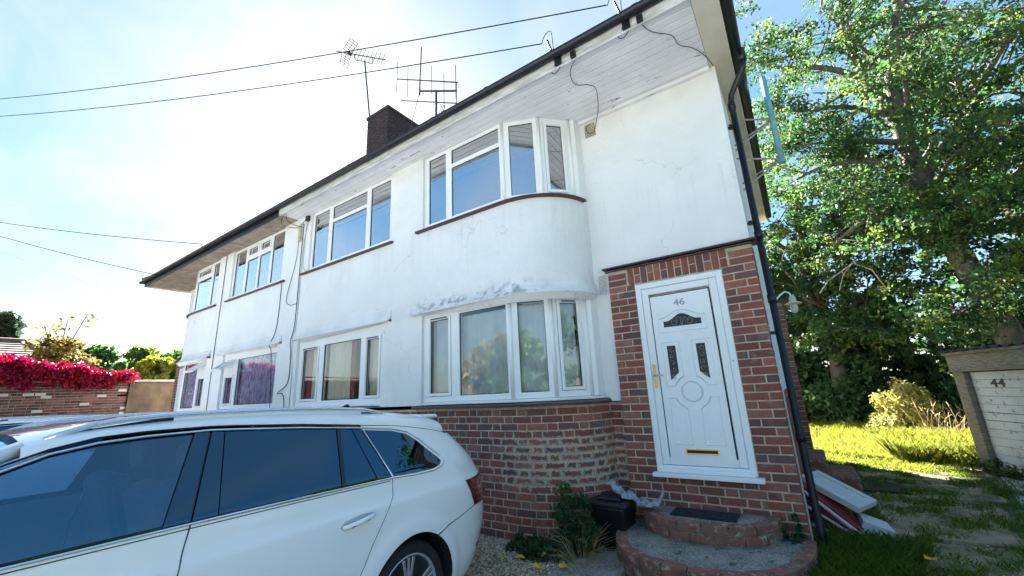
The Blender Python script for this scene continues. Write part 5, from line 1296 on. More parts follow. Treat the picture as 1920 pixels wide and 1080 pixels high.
def far_tree(x, y, h, rad, label, m, seed, per=60, size=.16, trunk_h=None, cone=False, nc=110, bark='bark', spikes=0, group=None, z0f=.15):
    g = random.Random(seed); t = thing('conifer' if cone else 'tree', label, 'tree', (x, y, 0), group); b = MB(); b.tube([(x, y, 0), (x+.1, y, h*.5), (x, y, h*.9)], [rad*.09, rad*.06, .03], 6)
    cs = []; sz = []
    for k in range(nc):
        z = h*(z0f+(1-z0f)*g.random()**.8); u = (z/h-z0f)/(1-z0f)
        R_ = rad*(1-u)*1.0+.15 if cone else rad*math.sqrt(max(.02, 1-(2*u-.9)**2/1.25)); a = g.uniform(0, 6.28); q = R_*math.sqrt(g.random())*(1+.2*math.sin(3*a+z))
        p = (x+q*math.cos(a), y+q*math.sin(a), z+(-.25*q if cone else 0)); cs.append(p); sz.append(rad*g.uniform(.16, .30))
        if k % 3 == 0: b.tube([(x, y, max(.3, z-q*.6)), p], [.05, .015], 3)
    for k in range(spikes):
        a = g.uniform(0, 6.28); p = (x+rad*.5*math.cos(a), y+rad*.5*math.sin(a), h*g.uniform(1.0, 1.28)); b.tube([(x, y, h*.75), p], [.04, .012], 4)
        cs.append(tuple(Vector(p)-Vector((0,0,.25)))); sz.append(.5)
    b.build('trunk', bark, t, smooth=True); npmesh('crown', leaves(cs, sz, per, size, seed=seed, elong=2.4 if cone else 1.5), 4, m, t); return t
far_tree(-39, 2.7, 7.3, 2.6, 'dark pointed conifer rising behind the bungalow roof at far left', 'leaf_conifer', 1, cone=True, nc=200, per=90, size=.22)
far_tree(-26, .2, 4.8, 1.1, 'yellow green bush at the left picture edge below the conifer', 'leaf_lime', 2, nc=60)
far_tree(-23.5, 3.25, 4.4, 1.1, 'thin olive tree with bare twigs poking up behind the creeper', 'leaf_olive', 3, nc=170, spikes=6, per=24, size=.11)
far_tree(-25, 4.6, 4.2, 1.2, 'green bushy tree right of the thin olive tree', 'leaf_green', 4, nc=90)
far_tree(-27, 6.6, 4.4, 1.5, 'pale green shrub in the gap behind the garden wall', 'leaf_yellow', 5, nc=90)
far_tree(-24, 6.4, 3.7, 1.1, 'bright lime shrub close behind the rendered wall', 'leaf_lime', 6, nc=90)
far_tree(-25, 7.8, 4.15, 1.5, 'green shrub nearest the far corner of the house', 'leaf_green', 7, nc=120)
far_tree(-36, 10.5, 5.0, 2.4, 'olive tree farthest behind the garden wall', 'leaf_olive', 8, nc=120)
far_tree(-34, 13.5, 4.6, 2.2, 'dark round tree glimpsed beside the far house corner', 'leaf_dark', 18, nc=120)
far_tree(-22.5, 1.6, 3.3, .9, 'ragged yellowish shrub in front of the bungalow roof', 'leaf_olive', 19, nc=60, size=.12)
# ============================================================ the big trees behind the lawn
T = Tree(3)
tr = [(5.35, 17.6, -.1), (5.15, 17.5, 1.8), (4.87, 17.5, 3.6), (4.52, 17.5, 5.7), (4.30, 17.5, 8.0), (4.22, 17.5, 9.9)]
T.limb(tr, .37, .23, lev=0, sublen=1.2, n=3)
T.limb([(4.22, 17.5, 9.8), (4.6, 17.6, 12.2), (5.3, 17.5, 14.6), (5.6, 17.7, 17.2)], .26, .07, lev=1, sublen=2.8, n=13)
T.limb([(4.22, 17.5, 9.8), (3.75, 17.2, 11.6), (3.5, 17.0, 13.2), (3.7, 17.0, 15.5)], .22, .06, lev=1, sublen=2.4, n=11)
T.limb([(3.8, 17.2, 11.5), (2.7, 16.9, 12.4), (1.3, 16.6, 13.0), (.4, 16.4, 13.9)], .13, .03, lev=1, sublen=1.9, n=10)
T.limb([(4.2, 17.5, 10.0), (3.0, 17.2, 10.8), (1.6, 17.0, 11.2), (.5, 16.8, 12.0)], .11, .03, lev=1, sublen=1.7, n=9)
T.limb([(4.25, 17.5, 9.0), (2.8, 17.0, 9.4), (1.5, 16.6, 9.6)], .12, .03, lev=1, sublen=1.8, n=9)
T.limb([(4.45, 17.5, 6.6), (3.4, 16.6, 8.1), (2.0, 16.0, 8.3), (1.0, 15.8, 8.0)], .15, .03, lev=1, sublen=1.8, n=10)
T.limb([(4.6, 17.4, 5.0), (3.8, 16.5, 5.9), (2.6, 16.0, 6.2), (1.6, 15.9, 5.6)], .16, .03, lev=1, sublen=1.7, n=9)
T.limb([(4.35, 17.6, 7.5), (5.6, 17.4, 9.2), (7.0, 17.2, 10.4), (8.4, 17.0, 11.2)], .16, .04, lev=1, sublen=2.2, n=11)
T.limb([(4.6, 17.6, 5.5), (6.0, 17.2, 6.9), (7.6, 16.9, 7.6)], .14, .03, lev=1, sublen=2.0, n=9)
for e in (((4.6, 17.4, 4.6), (4.4, 16.2, 5.4), (4.0, 15.4, 5.5)), ((4.9, 17.4, 3.6), (5.5, 16.3, 4.2), (5.8, 15.6, 4.0)), ((4.4, 17.4, 6.8), (4.6, 16.2, 7.4), (4.9, 15.4, 7.6)), ((5.0, 17.4, 3.0), (4.4, 16.0, 3.3), (3.7, 15.5, 3.0)), ((4.8, 17.4, 4.2), (6.2, 16.4, 5.2), (7.4, 16.0, 5.3))): T.limb(e, .09, .02, lev=1, sublen=1.5, n=8)
T.limb([(4.3, 17.6, 8.2), (4.2, 16.0, 9.6), (4.1, 14.9, 10.4)], .12, .03, lev=1, sublen=1.8, n=8)
T.finish('tall tree with a thick pale trunk forking high up behind the lawn', 'tree', None, 34, .074, 'bark_pale', seed=5, mats=[('leaf_green', .50), ('leaf_yellow', .18), ('leaf_dark', .32)])
T = Tree(9)
T.limb([(8.2, 22, 0), (7.9, 22, 5), (7.2, 22, 9), (6.9, 22, 11.6)], .42, .2, lev=0, n=2)
for e in (((6.9, 22, 11.4), (6.6, 21.8, 13.5), (6.5, 22, 16)), ((6.9, 22, 11.4), (8.4, 22, 13.2), (9.6, 21.6, 15.0)), ((7.2, 22, 9), (9.2, 21.5, 10.4), (11.2, 21, 11)), ((7.5, 22, 7.4), (5.8, 21.4, 8.6), (4.6, 21, 9.0)), ((7.9, 22, 5), (9.5, 21.2, 6.4), (11.5, 20.8, 7)), ((7.9, 22, 5.5), (7.4, 20.4, 7.0), (7.2, 19.6, 7.6))):
    T.limb(e, .17, .05, lev=1, sublen=2.8, n=10)
T.finish('second tree, darker, with a forked trunk right of the tall pale one', 'tree', None, 30, .09, 'bark', seed=6, mats=[('leaf_green', .45), ('leaf_dark', .45), ('leaf_yellow', .10)])
T = Tree(14)
T.limb([(1.1, 20.5, 0), (1.3, 20.3, 3), (1.0, 20.0, 6.0), (1.2, 20, 9)], .30, .1, lev=1, sublen=2.6, n=18)
for e in (((1.2, 20.3, 3), (2.6, 19.6, 4.6), (3.6, 19.3, 5.2)), ((1.1, 20.2, 3.6), (-.6, 19.5, 5.0), (-1.6, 19.2, 5.8)), ((1.1, 20, 5.5), (2.4, 19.4, 7.2), (3.4, 19, 8.0)), ((1.1, 20, 6), (-.4, 19.4, 7.8), (-.8, 19, 9.0)), ((1.2, 20.2, 2.0), (1.9, 19.2, 3.0), (2.6, 18.7, 3.2))):
    T.limb(e, .12, .03, lev=1, sublen=2.0, n=9)
T.finish('dense leafy tree close behind the corner of the house', 'tree', None, 56, .085, 'bark', seed=7, mats=[('leaf_green', .36), ('leaf_yellow', .12), ('leaf_dark', .52)])
T = Tree(23)
T.limb([(10.5, 19, 0), (10.2, 19, 4), (9.6, 19, 8), (9.5, 19, 12)], .35, .1, lev=1, sublen=3.0, n=18)
for e in (((10.3, 19, 3), (8.4, 18.4, 4.4), (7.0, 18, 4.6)), ((10, 19, 5), (11.5, 18, 7), (13, 18, 8)), ((9.8, 19, 7), (8.0, 18.4, 8.8), (7.0, 18, 10))): T.limb(e, .12, .03, lev=1, sublen=2.3, n=9)
T.finish('dark tree at the right edge overhanging the garage roof', 'tree', None, 52, .10, 'bark', seed=8, mats=[('leaf_green', .4), ('leaf_dark', .6)])
# understorey and shrubs that close the view under the crowns
def hedge(name, label, x0, x1, y, dy, h, m, seed, n, per=60, size=.15, cat='shrub', base=None):
    g = random.Random(seed); t = thing(name, label, cat, ((x0+x1)/2, y, 0)); cs = []; b = MB()
    for k in range(n):
        x = g.uniform(x0, x1); hh = h*(.75+.25*math.sin(x*1.9+seed)+.12*math.sin(x*4.7)); cs.append((x, y+g.uniform(-dy, dy), g.uniform(.05, max(.3, hh))))
        if k % 8 == 0: b.tube([(x, y, 0), (x+g.uniform(-.3,.3), y, hh*.5), cs[-1]], [.04, .03, .01], 4)
    b.build('stem', 'bark', t, smooth=True); npmesh('foliage', leaves(cs, .42, per, size, seed=seed), 4, m, t)
hedge('shrub', 'dark tangle of bushes under the tall trees, left half', -3.5, 4.0, 21.5, 1.0, 4.2, 'leaf_dark', 41, 260)
hedge('shrub', 'dark tangle of bushes under the tall trees, right half', 4.0, 12.5, 20.5, 1.0, 3.6, 'leaf_dark', 42, 260)
hedge('shrub', 'ivy covered bank behind the left end of the lawn', -2.5, 3.2, 18.6, .5, 1.5, 'leaf_dark', 43, 130, size=.10)
hedge('shrub', 'straggly undergrowth behind the sunlit bush', 3.6, 9.5, 18.8, .5, 1.2, 'leaf_dark', 44, 120, size=.11)
hedge('shrub', 'high dark hedge closing the view far behind the trees', -6, 22, 27, 1.2, 7.0, 'leaf_dark', 45, 420, per=60, size=.26)
g = random.Random(8); b = MB(); b.tube([(6.3, 17.0, .5), (6.15, 17, 1.8), (6.25, 17, 2.6), (6.1, 17, 3.3)], .022, 5)
o = b.build('dead_branch', 'twig_pale', None, smooth=True); tag(o, 'bare pale upright branch in the dark undergrowth behind the garage', 'branch')
b = MB(); b.tube([(1.0, 16.3, 4.2), (1.3, 16.5, 4.6), (2.0, 16.3, 5.0), (2.4, 16.3, 4.7), (2.6, 16.2, 4.0)], .018, 5); b.tube([(2.0, 16.3, 5.0), (1.7, 16.3, 4.7), (1.5, 16.3, 4.2)], .014, 5)
o = b.build('dead_branch', 'twig_pale', None, smooth=True); tag(o, 'bare pale arching branch caught in the leaves near the wall lamp', 'branch')
# what the windows and the car paint reflect: trees and a hedge across the yard behind the camera
far_tree(-10, -19, 6.2, 3.4, 'round tree across the yard, mirrored in the left ground floor window', 'leaf_green', 51, per=40, size=.30, nc=110, z0f=.05, group='trees across the yard')
far_tree(-3.5, -21, 6.6, 3.6, 'large tree across the yard, mirrored in the bay window', 'leaf_dark', 52, per=40, size=.30, nc=110, z0f=.05, group='trees across the yard')
far_tree(3.5, -20, 5.6, 3.4, 'tree across the yard straight behind the parked car', 'leaf_green', 53, per=40, size=.30, nc=110, z0f=.05, group='trees across the yard')
far_tree(10, -17, 6.0, 3.4, 'tree across the yard beyond the garages', 'leaf_green', 54, per=40, size=.30, nc=110, z0f=.05, group='trees across the yard')
far_tree(-17, -16, 5.2, 3.2, 'tree across the yard near the garden wall', 'leaf_olive', 55, per=40, size=.30, nc=100, z0f=.05, group='trees across the yard')
hedge('hedge', 'long green hedge across the yard behind the camera', -16, 12, -13, .7, 2.4, 'leaf_green', 56, 300, per=40, size=.22, cat='hedge')

far_tree(10.5, 3.5, 7.0, 2.8, 'tree standing behind the near end of the garages', 'leaf_green', 61, per=40, size=.26, nc=100, z0f=.05, group='trees across the yard')
far_tree(12, -5, 7.5, 3.2, 'tree across the yard at the far right, behind the camera', 'leaf_dark', 62, per=40, size=.28, nc=100, z0f=.05, group='trees across the yard')
far_tree(9.5, 9.5, 6.0, 2.4, 'tree behind the garage numbered 44, leaning over its roof', 'leaf_green', 63, per=50, size=.16, nc=100, z0f=.05)

far_tree(-6.2, 15.5, 9.0, 1.7, 'slender unseen tree added behind the house to shade the garage front', 'leaf_green', 71, per=70, size=.13, nc=130, z0f=.74)  # out of view, crown shaped to block the sun from the garage front
far_tree(-9.5, 28, 12.5, 4.8, 'broad tree added behind the house, left of the others, to shade the undergrowth', 'leaf_dark', 72, per=60, size=.26, nc=190, z0f=.15)  # added behind the house to keep the sun off the undergrowth
far_tree(-3.6, 26.5, 12.5, 4.6, 'broad dark tree added directly behind the house to shade the undergrowth', 'leaf_dark', 73, per=60, size=.26, nc=190, z0f=.15)  # second added sun blocker for the undergrowth, mostly hidden by the house
# ============================================================ THE PARKED ESTATE CAR
XC = -3.18
def lerp(x, pts): return float(np.interp(x, [p[0] for p in pts], [p[1] for p in pts]))
YE = [(.1,3.03),(.2,3.12),(.35,3.22),(.5,3.28),(.7,3.29),(.86,3.25),(1.0,3.16),(1.1,3.05),(1.2,2.92),(1.3,2.76),(1.36,2.68),(1.42,2.58),(1.5,2.5)]
IN = [(.1,.12),(.18,.07),(.25,.04),(.35,.018),(.5,.004),(.62,0),(.78,.003),(.885,.010),(.925,.030),(1.0,.044),(1.055,.058),(1.2,.124),(1.4,.215),(1.5,.26)]
def smooth_in(z):
    return sum(lerp(z+d, IN)*w for d, w in ((-.010,.25),(0,.5),(.010,.25)))
Y0R, Y0F = 2.1, -.75
def af(z): return 1.02-.10*abs(z-.5)
def hw(y, z):
    b = .93-smooth_in(z); a = lerp(z, YE)-Y0R
    if y > Y0R: t = min(1, (y-Y0R)/a); b *= (1-t**3.2)**(1/2.6)
    if y < Y0F: t = min(1, (Y0F-y)/af(z)); b *= (1-t**2.8)**(1/2.8)
    # gentle flare over the wheels, flat-topped with a soft edge
    for yc in (2.075, -.765):
        d = math.hypot(y-yc, (z-.30)); q_ = max(0, min(1, (.50-d)/.09)); b += .016*q_*q_*(3-2*q_)*(1 if y > Y0F-.8 and y < 2.62 else 0)*(1 if z < .95 else 0)
    return b
AR = .372
def arch(yc, a0, a1, n=16, R=AR): return [(yc+R*math.cos(math.radians(a0+(a1-a0)*k/n)), .30+R*math.sin(math.radians(a0+(a1-a0)*k/n))) for k in range(n+1)]
def pip(p, poly):
    x, y = p; c = False; n = len(poly)
    for i in range(n):
        x1, y1 = poly[i]; x2, y2 = poly[(i+1) % n]
        if (y1 > y) != (y2 > y) and x < (x2-x1)*(y-y1)/(y2-y1)+x1: c = not c
    return c
def dens(poly, st=.04):
    out = []
    for a, b in zip(poly, poly[1:]+poly[:1]):
        n = max(1, int(math.dist(a, b)/st)); out += [(a[0]+(b[0]-a[0])*k/n, a[1]+(b[1]-a[1])*k/n) for k in range(n)]
    return out
def make_car(label, xc, yo=0):
    car = thing('estate_car', label, 'car', (xc, yo+.7, 0), 'white cars parked beside the house')
    def P3(y, z, off, sd): return (xc+sd*(hw(y, z)+off), y+yo, z)
    def panel(poly, nm, m, sd, off=0, par=car, thick=.004, holes=(), st=.03, bev=0):
        pl = dens(poly, st); hs = [dens(h, st) for h in holes]; V2 = [Vector(p) for p in pl]; E_ = [(i, (i+1) % len(pl)) for i in range(len(pl))]
        for h in hs:
            o = len(V2); V2 += [Vector(p) for p in h]; E_ += [(o+i, o+(i+1) % len(h)) for i in range(len(h))]
        ys = [p[0] for p in pl]; zs = [p[1] for p in pl]; allp = np.array([tuple(v) for v in V2])
        y = math.floor(min(ys)/st)*st
        while y < max(ys):
            z = math.floor(min(zs)/st)*st
            while z < max(zs):
                if pip((y, z), pl) and not any(pip((y, z), h) for h in hs) and np.min(np.hypot(allp[:,0]-y, allp[:,1]-z)) > st*.45: V2.append(Vector((y, z)))
                z += st
            y += st
        vv, _, ff, *_ = delaunay_2d_cdt(V2, E_, [], 0, 1e-6)
        F_ = []
        for f in ff:
            c = sum((vv[i] for i in f), Vector((0, 0)))/len(f)
            if pip(c, pl) and not any(pip(c, h) for h in hs): F_.append(tuple(f))
        vs = [P3(v[0], v[1], off, sd) for v in vv]
        f0 = F_[0]; a, b_, c_ = [Vector(vs[i]) for i in f0[:3]]
        nrm = (b_-a).cross(c_-a)
        if nrm.x*sd < 0: F_ = [f[::-1] for f in F_]
        mb = MB(); mb.add(vs, F_); o = mb.build(nm, m, par, smooth=True, fix=False)
        ns = []
        for v in vv:
            e = .012; gy = (hw(v[0]+e, v[1])-hw(v[0]-e, v[1]))/(2*e); gz = (hw(v[0], v[1]+e)-hw(v[0], v[1]-e))/(2*e)
            n_ = Vector((sd, -gy, -gz)).normalized(); ns.append(tuple(n_))
        o.data.normals_split_custom_set_from_vertices(ns)
        return o
    def line(pts, r, nm, m, sd, off=.002, par=car, n=5, dense=True):
        P = dens(pts+[pts[0]], .05) if False else pts
        if dense:
            q = []
            for a, b in zip(pts, pts[1:]):
                k_ = max(1, int(math.dist(a, b)/.05)); q += [(a[0]+(b[0]-a[0])*k/k_, a[1]+(b[1]-a[1])*k/k_) for k in range(k_)]
            q.append(pts[-1]); P = q
        b = MB(); b.tube([P3(y, z, off, sd) for y, z in P], r, n); return b.build(nm, m, par, smooth=True)
    GUT = [(-.42,1.075), (-.2,1.19), (0,1.265), (.12,1.31), (.257,1.353), (.373,1.395), (.51,1.424), (.67,1.433), (.918,1.433), (1.028,1.428), (1.371,1.405), (1.757,1.368), (2.013,1.345), (2.2,1.318), (2.40,1.282), (2.62, 1.235)]
    rearline = [(Y0R+.9*(lerp(z, YE)-Y0R), z) for z in (1.235, 1.15, 1.05, .95, .88)]
    for sd in (1, -1):
        ar = arch(2.075, 58, 180, 18); afr = arch(-.765, 0, 180, 22)
        # door seams
        sF = [(.92,1.036), (.824,1.034), (.804,.949), (.787,.859), (.775,.6), (.79,.4), (.80,.235)]
        sR = [(1.924,1.027), (1.914,.926), (1.875,.878), (1.754,.706), (1.671,.565), (1.635,.42), (1.625,.235)]
        g = .0028
        # rear door
        rd = panel([(.826+g,1.034)]+[(y+g, z) for y, z in sF[2:]]+[(y-g, z) for y, z in sR[::-1]], 'rear_door', 'car_white', sd)
        fd = panel([(-.34,1.036), (-.36,.9), (-.335,.6), (-.30,.4), (-.27,.235)]+[(y-g, z) for y, z in sF[:0:-1]], 'front_door', 'car_white', sd)
        # quarter panel with D pillar
        tl = [(2.633,.889), (2.759,.883), (2.90,.870)]
        q = [(y+g, z) for y, z in sR]+[(1.703,.22)]+[p for p in arch(2.075, 192, 58, 26)]
        q += [(2.378,.640), (2.745,.690), (2.70,.79), (2.633,.889), (2.759,.885), (rearline[-1][0]-.0,.884)]+rearline[::-1][1:]+[(2.62,1.235), (2.40,1.282), (2.2,1.318), (2.013,1.345), (1.768,1.366), (1.85, 1.20)]
        qi = [(1.80,1.335), (2.005,1.312), (2.125,1.280), (2.21,1.222), (2.281,1.158), (2.352,1.102), (2.388,1.066), (2.361,1.041), (2.28,1.027), (2.108,1.029), (1.95,1.036)]
        panel(q, 'quarter_panel', 'car_white', sd, holes=())
        panel([(-.346,1.036), (-.366,.9), (-.341,.6), (-.31,.4), (-.28,.235), (-.40,.235)]+arch(-.765, -8, 188, 24)+[(-1.14,.25), (-1.45,.22), (-1.62,.25), (Y0F-.9*af(.5),.5), (Y0F-.9*af(.7),.7), (-1.45,.80), (-1.1,.90), (-.75,.985), (-.5,1.036)], 'front_wing', 'car_white', sd)
        panel([(-.27,.225), (1.70,.225), (1.70,.15), (-.40,.15), (-.40,.225)], 'sill', 'car_white', sd, off=.004)
        # rear bumper side
        bz = [(Y0R+.9*(lerp(z, YE)-Y0R), z) for z in (.62, .5, .35, .22)]
        bp = arch(2.075, -10, 57.2, 12)+[(2.378,.634), (2.745,.684), (bz[0][0],.655)]+bz+[(2.6,.20), (2.45,.22)]
        panel(bp, 'rear_bumper', 'car_white', sd)
        # tail lamp
        tp = [(2.637,.887), (2.759,.881), (2.90,.870), (Y0R+.9*(lerp(.86, YE)-Y0R),.862), (Y0R+.9*(lerp(.68, YE)-Y0R),.66), (2.75,.690), (2.705,.79)]
        tlmp = panel(tp, 'tail_lamp', 'tail_red', sd, off=.005, thick=.012, st=.03)
        panel([(2.80,.84), (2.97,.828), (3.0,.76), (2.84,.78)], 'lamp_segment', 'tail_bright', sd, off=.0065, par=tlmp, st=.03)
        panel([(2.80,.39), (2.93,.405), (2.96,.385), (2.84,.345)], 'reflector', 'tail_red', sd, off=.004, st=.03)
        # wheel arch liner
        n_ = 20
        for yc in (2.075, -.765):
            b = MB()
            for k in range(n_):
                a0, a1 = PI*(-.1+1.2*k/n_), PI*(-.1+1.2*(k+1)/n_)
                p = [(yc+AR*math.cos(a), .30+AR*math.sin(a)) for a in (a0, a1)]
                xo = .925; b.add([(xc+sd*(hw(p[0][0], p[0][1])-.002), p[0][0]+yo, p[0][1]), (xc+sd*(hw(p[1][0], p[1][1])-.002), p[1][0]+yo, p[1][1]), (xc+sd*.62, p[1][0]+yo, p[1][1]), (xc+sd*.62, p[0][0]+yo, p[0][1])], [(0,1,2,3)])
            b.add([(xc+sd*.62, yc-.45+yo, .15), (xc+sd*.62, yc+.45+yo, .15), (xc+sd*.62, yc+.45+yo, .72), (xc+sd*.62, yc-.45+yo, .72)], [(0,1,2,3)])
            b.build('wheel_arch', 'car_rubber', car, fix=False)
        # black window band with a hole for the front side glass and the quarter glass
        fg = [(-.30,1.058), (-.12,1.17), (.05,1.25), (.26,1.322), (.375,1.366), (.511,1.391), (.67,1.400), (.845,1.403), (.728,1.055), (.2,1.053)]
        qg = [(1.787,1.338), (2.005,1.313), (2.127,1.281), (2.212,1.222), (2.283,1.158), (2.36,1.098), (2.390,1.065), (2.361,1.040), (2.28,1.027), (2.108,1.029), (1.935,1.038), (1.86,1.19)]
        bandp = [(y, z-.012) for y, z in GUT[:13]]+[(1.768,1.352), (1.85,1.19), (1.924,1.030), (1.3,1.030), (.3,1.030), (-.38,1.034)]
        panel(bandp, 'window_surround', 'car_black', sd, off=-.010, holes=(fg,), thick=.006)
        panel(fg, 'front_side_glass', 'car_glass', sd, off=-.007, thick=.001)
        panel([(.853,1.411), (.728,1.050), (.822,1.050), (.914,1.412)], 'door_pillar_trim', 'car_privacy_glass', sd, off=.001, thick=.004)
        panel([(.926,1.410), (.978,1.405), (.930,1.052), (.832,1.050)], 'door_pillar_trim', 'car_privacy_glass', sd, off=.001, thick=.004)
        panel([(.985,1.404), (1.188,1.395), (1.368,1.382), (1.592,1.360), (1.558,1.043), (.936,1.052)], 'rear_side_glass', 'car_privacy_glass', sd, off=-.002, thick=.003)
        panel([(1.622,1.357), (1.699,1.349), (1.806,1.045), (1.586,1.043)], 'rear_quarter_light', 'car_privacy_glass', sd, off=-.002, thick=.003)
        panel([(1.596,1.361), (1.618,1.358), (1.582,1.042), (1.562,1.042)], 'divider_bar', 'car_black', sd, off=.003)
        panel([(1.704,1.349), (1.764,1.343), (1.914,1.040), (1.812,1.044)], 'door_pillar_trim', 'car_privacy_glass', sd, off=.001, thick=.004)
        panel(qg, 'quarter_glass', 'car_privacy_glass', sd, off=.002, thick=.003)
        # bright strips
        line([(-.36,1.040), (0,1.040), (.49,1.040), (1.0,1.041), (1.312,1.040), (1.6,1.036), (1.924,1.031), (2.105,1.019), (2.291,1.016), (2.385,1.035), (2.418,1.062), (2.392,1.101), (2.312,1.163), (2.228,1.233), (2.138,1.292), (2.010,1.326), (1.768,1.352), (1.369,1.390), (1.027,1.413), (.918,1.419), (.67,1.416), (.511,1.406), (.374,1.381), (.259,1.338), (.05,1.263), (-.15,1.175), (-.36,1.05)], .0065, 'chrome_strip', 'car_chrome', sd, off=.004)
        line([(y, z+.003) for y, z in GUT[:12]]+[(1.768,1.36)], .0045, 'roof_gutter_line', 'car_black', sd, off=.003)
        line([(.826,1.036)]+sF[2:], .0026, 'door_gap', 'gasket', sd, off=-.001); line(sR, .0026, 'door_gap', 'gasket', sd, off=-.001)
        line([(2.272,.608), (2.378,.637), (2.745,.687)], .0022, 'bumper_gap', 'gasket', sd, off=.001)
        line([(-.36,1.024), (.5,1.024), (1.3,1.022), (1.9,1.016)], .0022, 'window_gap', 'gasket', sd, off=.001)
        # door handles: a scooped cup and a bar
        for y0_, par in ((1.53, rd), (.46, fd)):
            cup = panel([(y0_+.02,.826), (y0_,.845), (y0_+.03,.868), (y0_+.14,.882), (y0_+.215,.876), (y0_+.228,.858), (y0_+.19,.836), (y0_+.08,.822)], 'handle_cup', 'car_cup', sd, off=.0015, par=par, st=.02)
            b = MB(); pts = [P3(y0_+u, z, o, sd) for u, z, o in ((.012,.842,.008), (.05,.846,.026), (.12,.855,.034), (.19,.863,.028), (.222,.866,.010))]
            b.tube(pts, [.010, .013, .014, .013, .010], 8); b.build('door_handle', 'car_white', par, smooth=True)
            b = MB(); b.tube([P3(y0_+.05,.840,.036,sd), P3(y0_+.17,.852,.040,sd)], .003, 4); b.build('handle_strip', 'car_chrome', par)
        # roof rail: silver, raised, with dark gaps at its ends
        RH = lambda y: lerp(y, [(.35,1.432), (.5,1.455), (.7,1.468), (1.0,1.470), (1.5,1.460), (1.9,1.433), (2.15,1.385)])
        b = MB(); rx = lambda y: lerp(y, [(.3,.655), (.6,.645), (1.9,.635), (2.2,.60)])
        ys_ = [.36, .42, .5, .62, .76, 1.0, 1.3, 1.6, 1.85, 1.98, 2.08, 2.16]
        hh = [.0, .012, .024, .031, .032, .032, .032, .031, .029, .022, .012, .0]
        b.tube([(xc+sd*rx(y), y+yo, RH(y)+h) for y, h in zip(ys_, hh)], .012, 8); b.build('roof_rail', 'rail_silver', car, smooth=True)
        for ya, yb in ((.46, .78), (1.84, 2.06)):
            b = MB(); b.add([(xc+sd*rx(ya), ya+yo, RH(ya)-.02), (xc+sd*rx(yb), yb+yo, RH(yb)-.02), (xc+sd*rx(yb), yb+yo, RH(yb)+.026), (xc+sd*rx(ya), ya+yo, RH(ya)+.012)], [(0,1,2,3)])
            b.build('rail_gap', 'car_black', car, fix=False)
        b = MB(); b.add([(xc+sd*rx(.78), .78+yo, 1.46), (xc+sd*rx(1.84), 1.84+yo, 1.43), (xc+sd*rx(1.84), 1.84+yo, RH(1.84)+.028), (xc+sd*rx(.78), .78+yo, RH(.78)+.030)], [(0,1,2,3)]); b.build('rail_web', 'car_white', car, fix=False)
        # A pillar
        b = MB(); ap = [(-.46,1.03,.83), (-.25,1.155,.775), (0,1.275,.725), (.18,1.345,.70), (.33,1.405,.68)]
        b.tube([(xc+sd*(x-.02), y-.02+yo, z+.004) for y, z, x in ap], .030, 8); b.build('windscreen_pillar', 'car_white', car, smooth=True)
        # mirror
        b = MB(); b.obox((xc+sd*1.03, -.12+yo, 1.07), (1,0,0), (0,1,0), (0,0,1), .10, .06, .07); m_ = b.build('door_mirror', 'car_white', car, bevel=.03); b = MB(); b.bar((xc+sd*.86, -.15+yo, 1.01), (xc+sd*.97, -.12+yo, 1.03), .04, .03); b.build('mirror_arm', 'car_black', m_)
        # head lamp
        panel([(-1.22,.80), (-1.5,.74), (-1.62,.69), (-1.60,.62), (-1.40,.66), (-1.2,.72)], 'headlight', 'headlamp', sd, off=.004, st=.03)
        # wheels
        for yc in (2.075, -.765):
            cx = xc+sd*.893; w = bpy.data.objects.new('wheel', None); C.objects.link(w); w.parent = car; w.matrix_parent_inverse = PINV(car); w.location = (cx, yc+yo, .30)
            ax = (sd, 0, 0); c = (cx, yc+yo, .30)
            b = MB(); b.lathe([(.238,-.20), (.30,-.215), (.318,-.19), (.322,-.11), (.318,-.03), (.305,-.002), (.285,.006), (.262,.004), (.243,-.008), (.238,-.03), (.238,-.20)], c, ax, 48); b.build('tyre', 'car_rubber', w, smooth=True, fix=True)
            b = MB(); b.lathe([(.215,-.19), (.222,-.06), (.225,-.018), (.236,-.006), (.244,-.004), (.244,-.03), (.228,-.19)], c, ax, 48); b.lathe([(.0,-.012), (.03,-.012), (.034,-.020), (.055,-.024), (.06,-.05)], c, ax, 24)
            rim = b.build('rim', 'alloy', w, smooth=True)
            b = MB(); b.lathe([(0,-.09), (.16,-.09), (.222,-.10)], c, ax, 32); b.build('brake_disc', 'alloy_dark', w)
            for k in range(5):
                for dlt in (-.19, 0, .19):
                    a = 2*PI*k/5+.35+dlt; cs_, sn = math.cos(a), math.sin(a); a2 = a-dlt*.55; p0 = Vector((cx-sd*.024, yc+yo+.045*math.cos(a2), .30+.045*math.sin(a2))); p1 = Vector((cx-sd*.014, yc+yo+.226*cs_, .30+.226*sn))
                    b = MB(); b.bar(p0, p1, .024 if dlt else .020, .022, up=(1,0,0)); b.build('spoke', 'alloy', w, bevel=.005)
    # ends, roof, bonnet, glass
    def endgrid(zs, rear, x0, x1, nm, m, off=0, n=24, par=car):
        b = MB()
        for z in zs:
            bb = .93-smooth_in(z)
            for k in range(n+1):
                x = (x0+(x1-x0)*k/n)*bb
                if rear: t = (max(0, 1-(abs(x)/bb)**2.6))**(1/3.2); y = Y0R+(lerp(z, YE)-Y0R)*t+off
                else: t = (max(0, 1-(abs(x)/bb)**2.8))**(1/2.8); y = Y0F-af(z)*t-off
                b.v.append((xc+x, y+yo, z))
        for i in range(len(zs)-1):
            for k in range(n): b.f.append((i*(n+1)+k, i*(n+1)+k+1, (i+1)*(n+1)+k+1, (i+1)*(n+1)+k))
        return b.build(nm, m, par, smooth=True, fix=False)
    q9 = (1-.9**3.2)**(1/2.6)
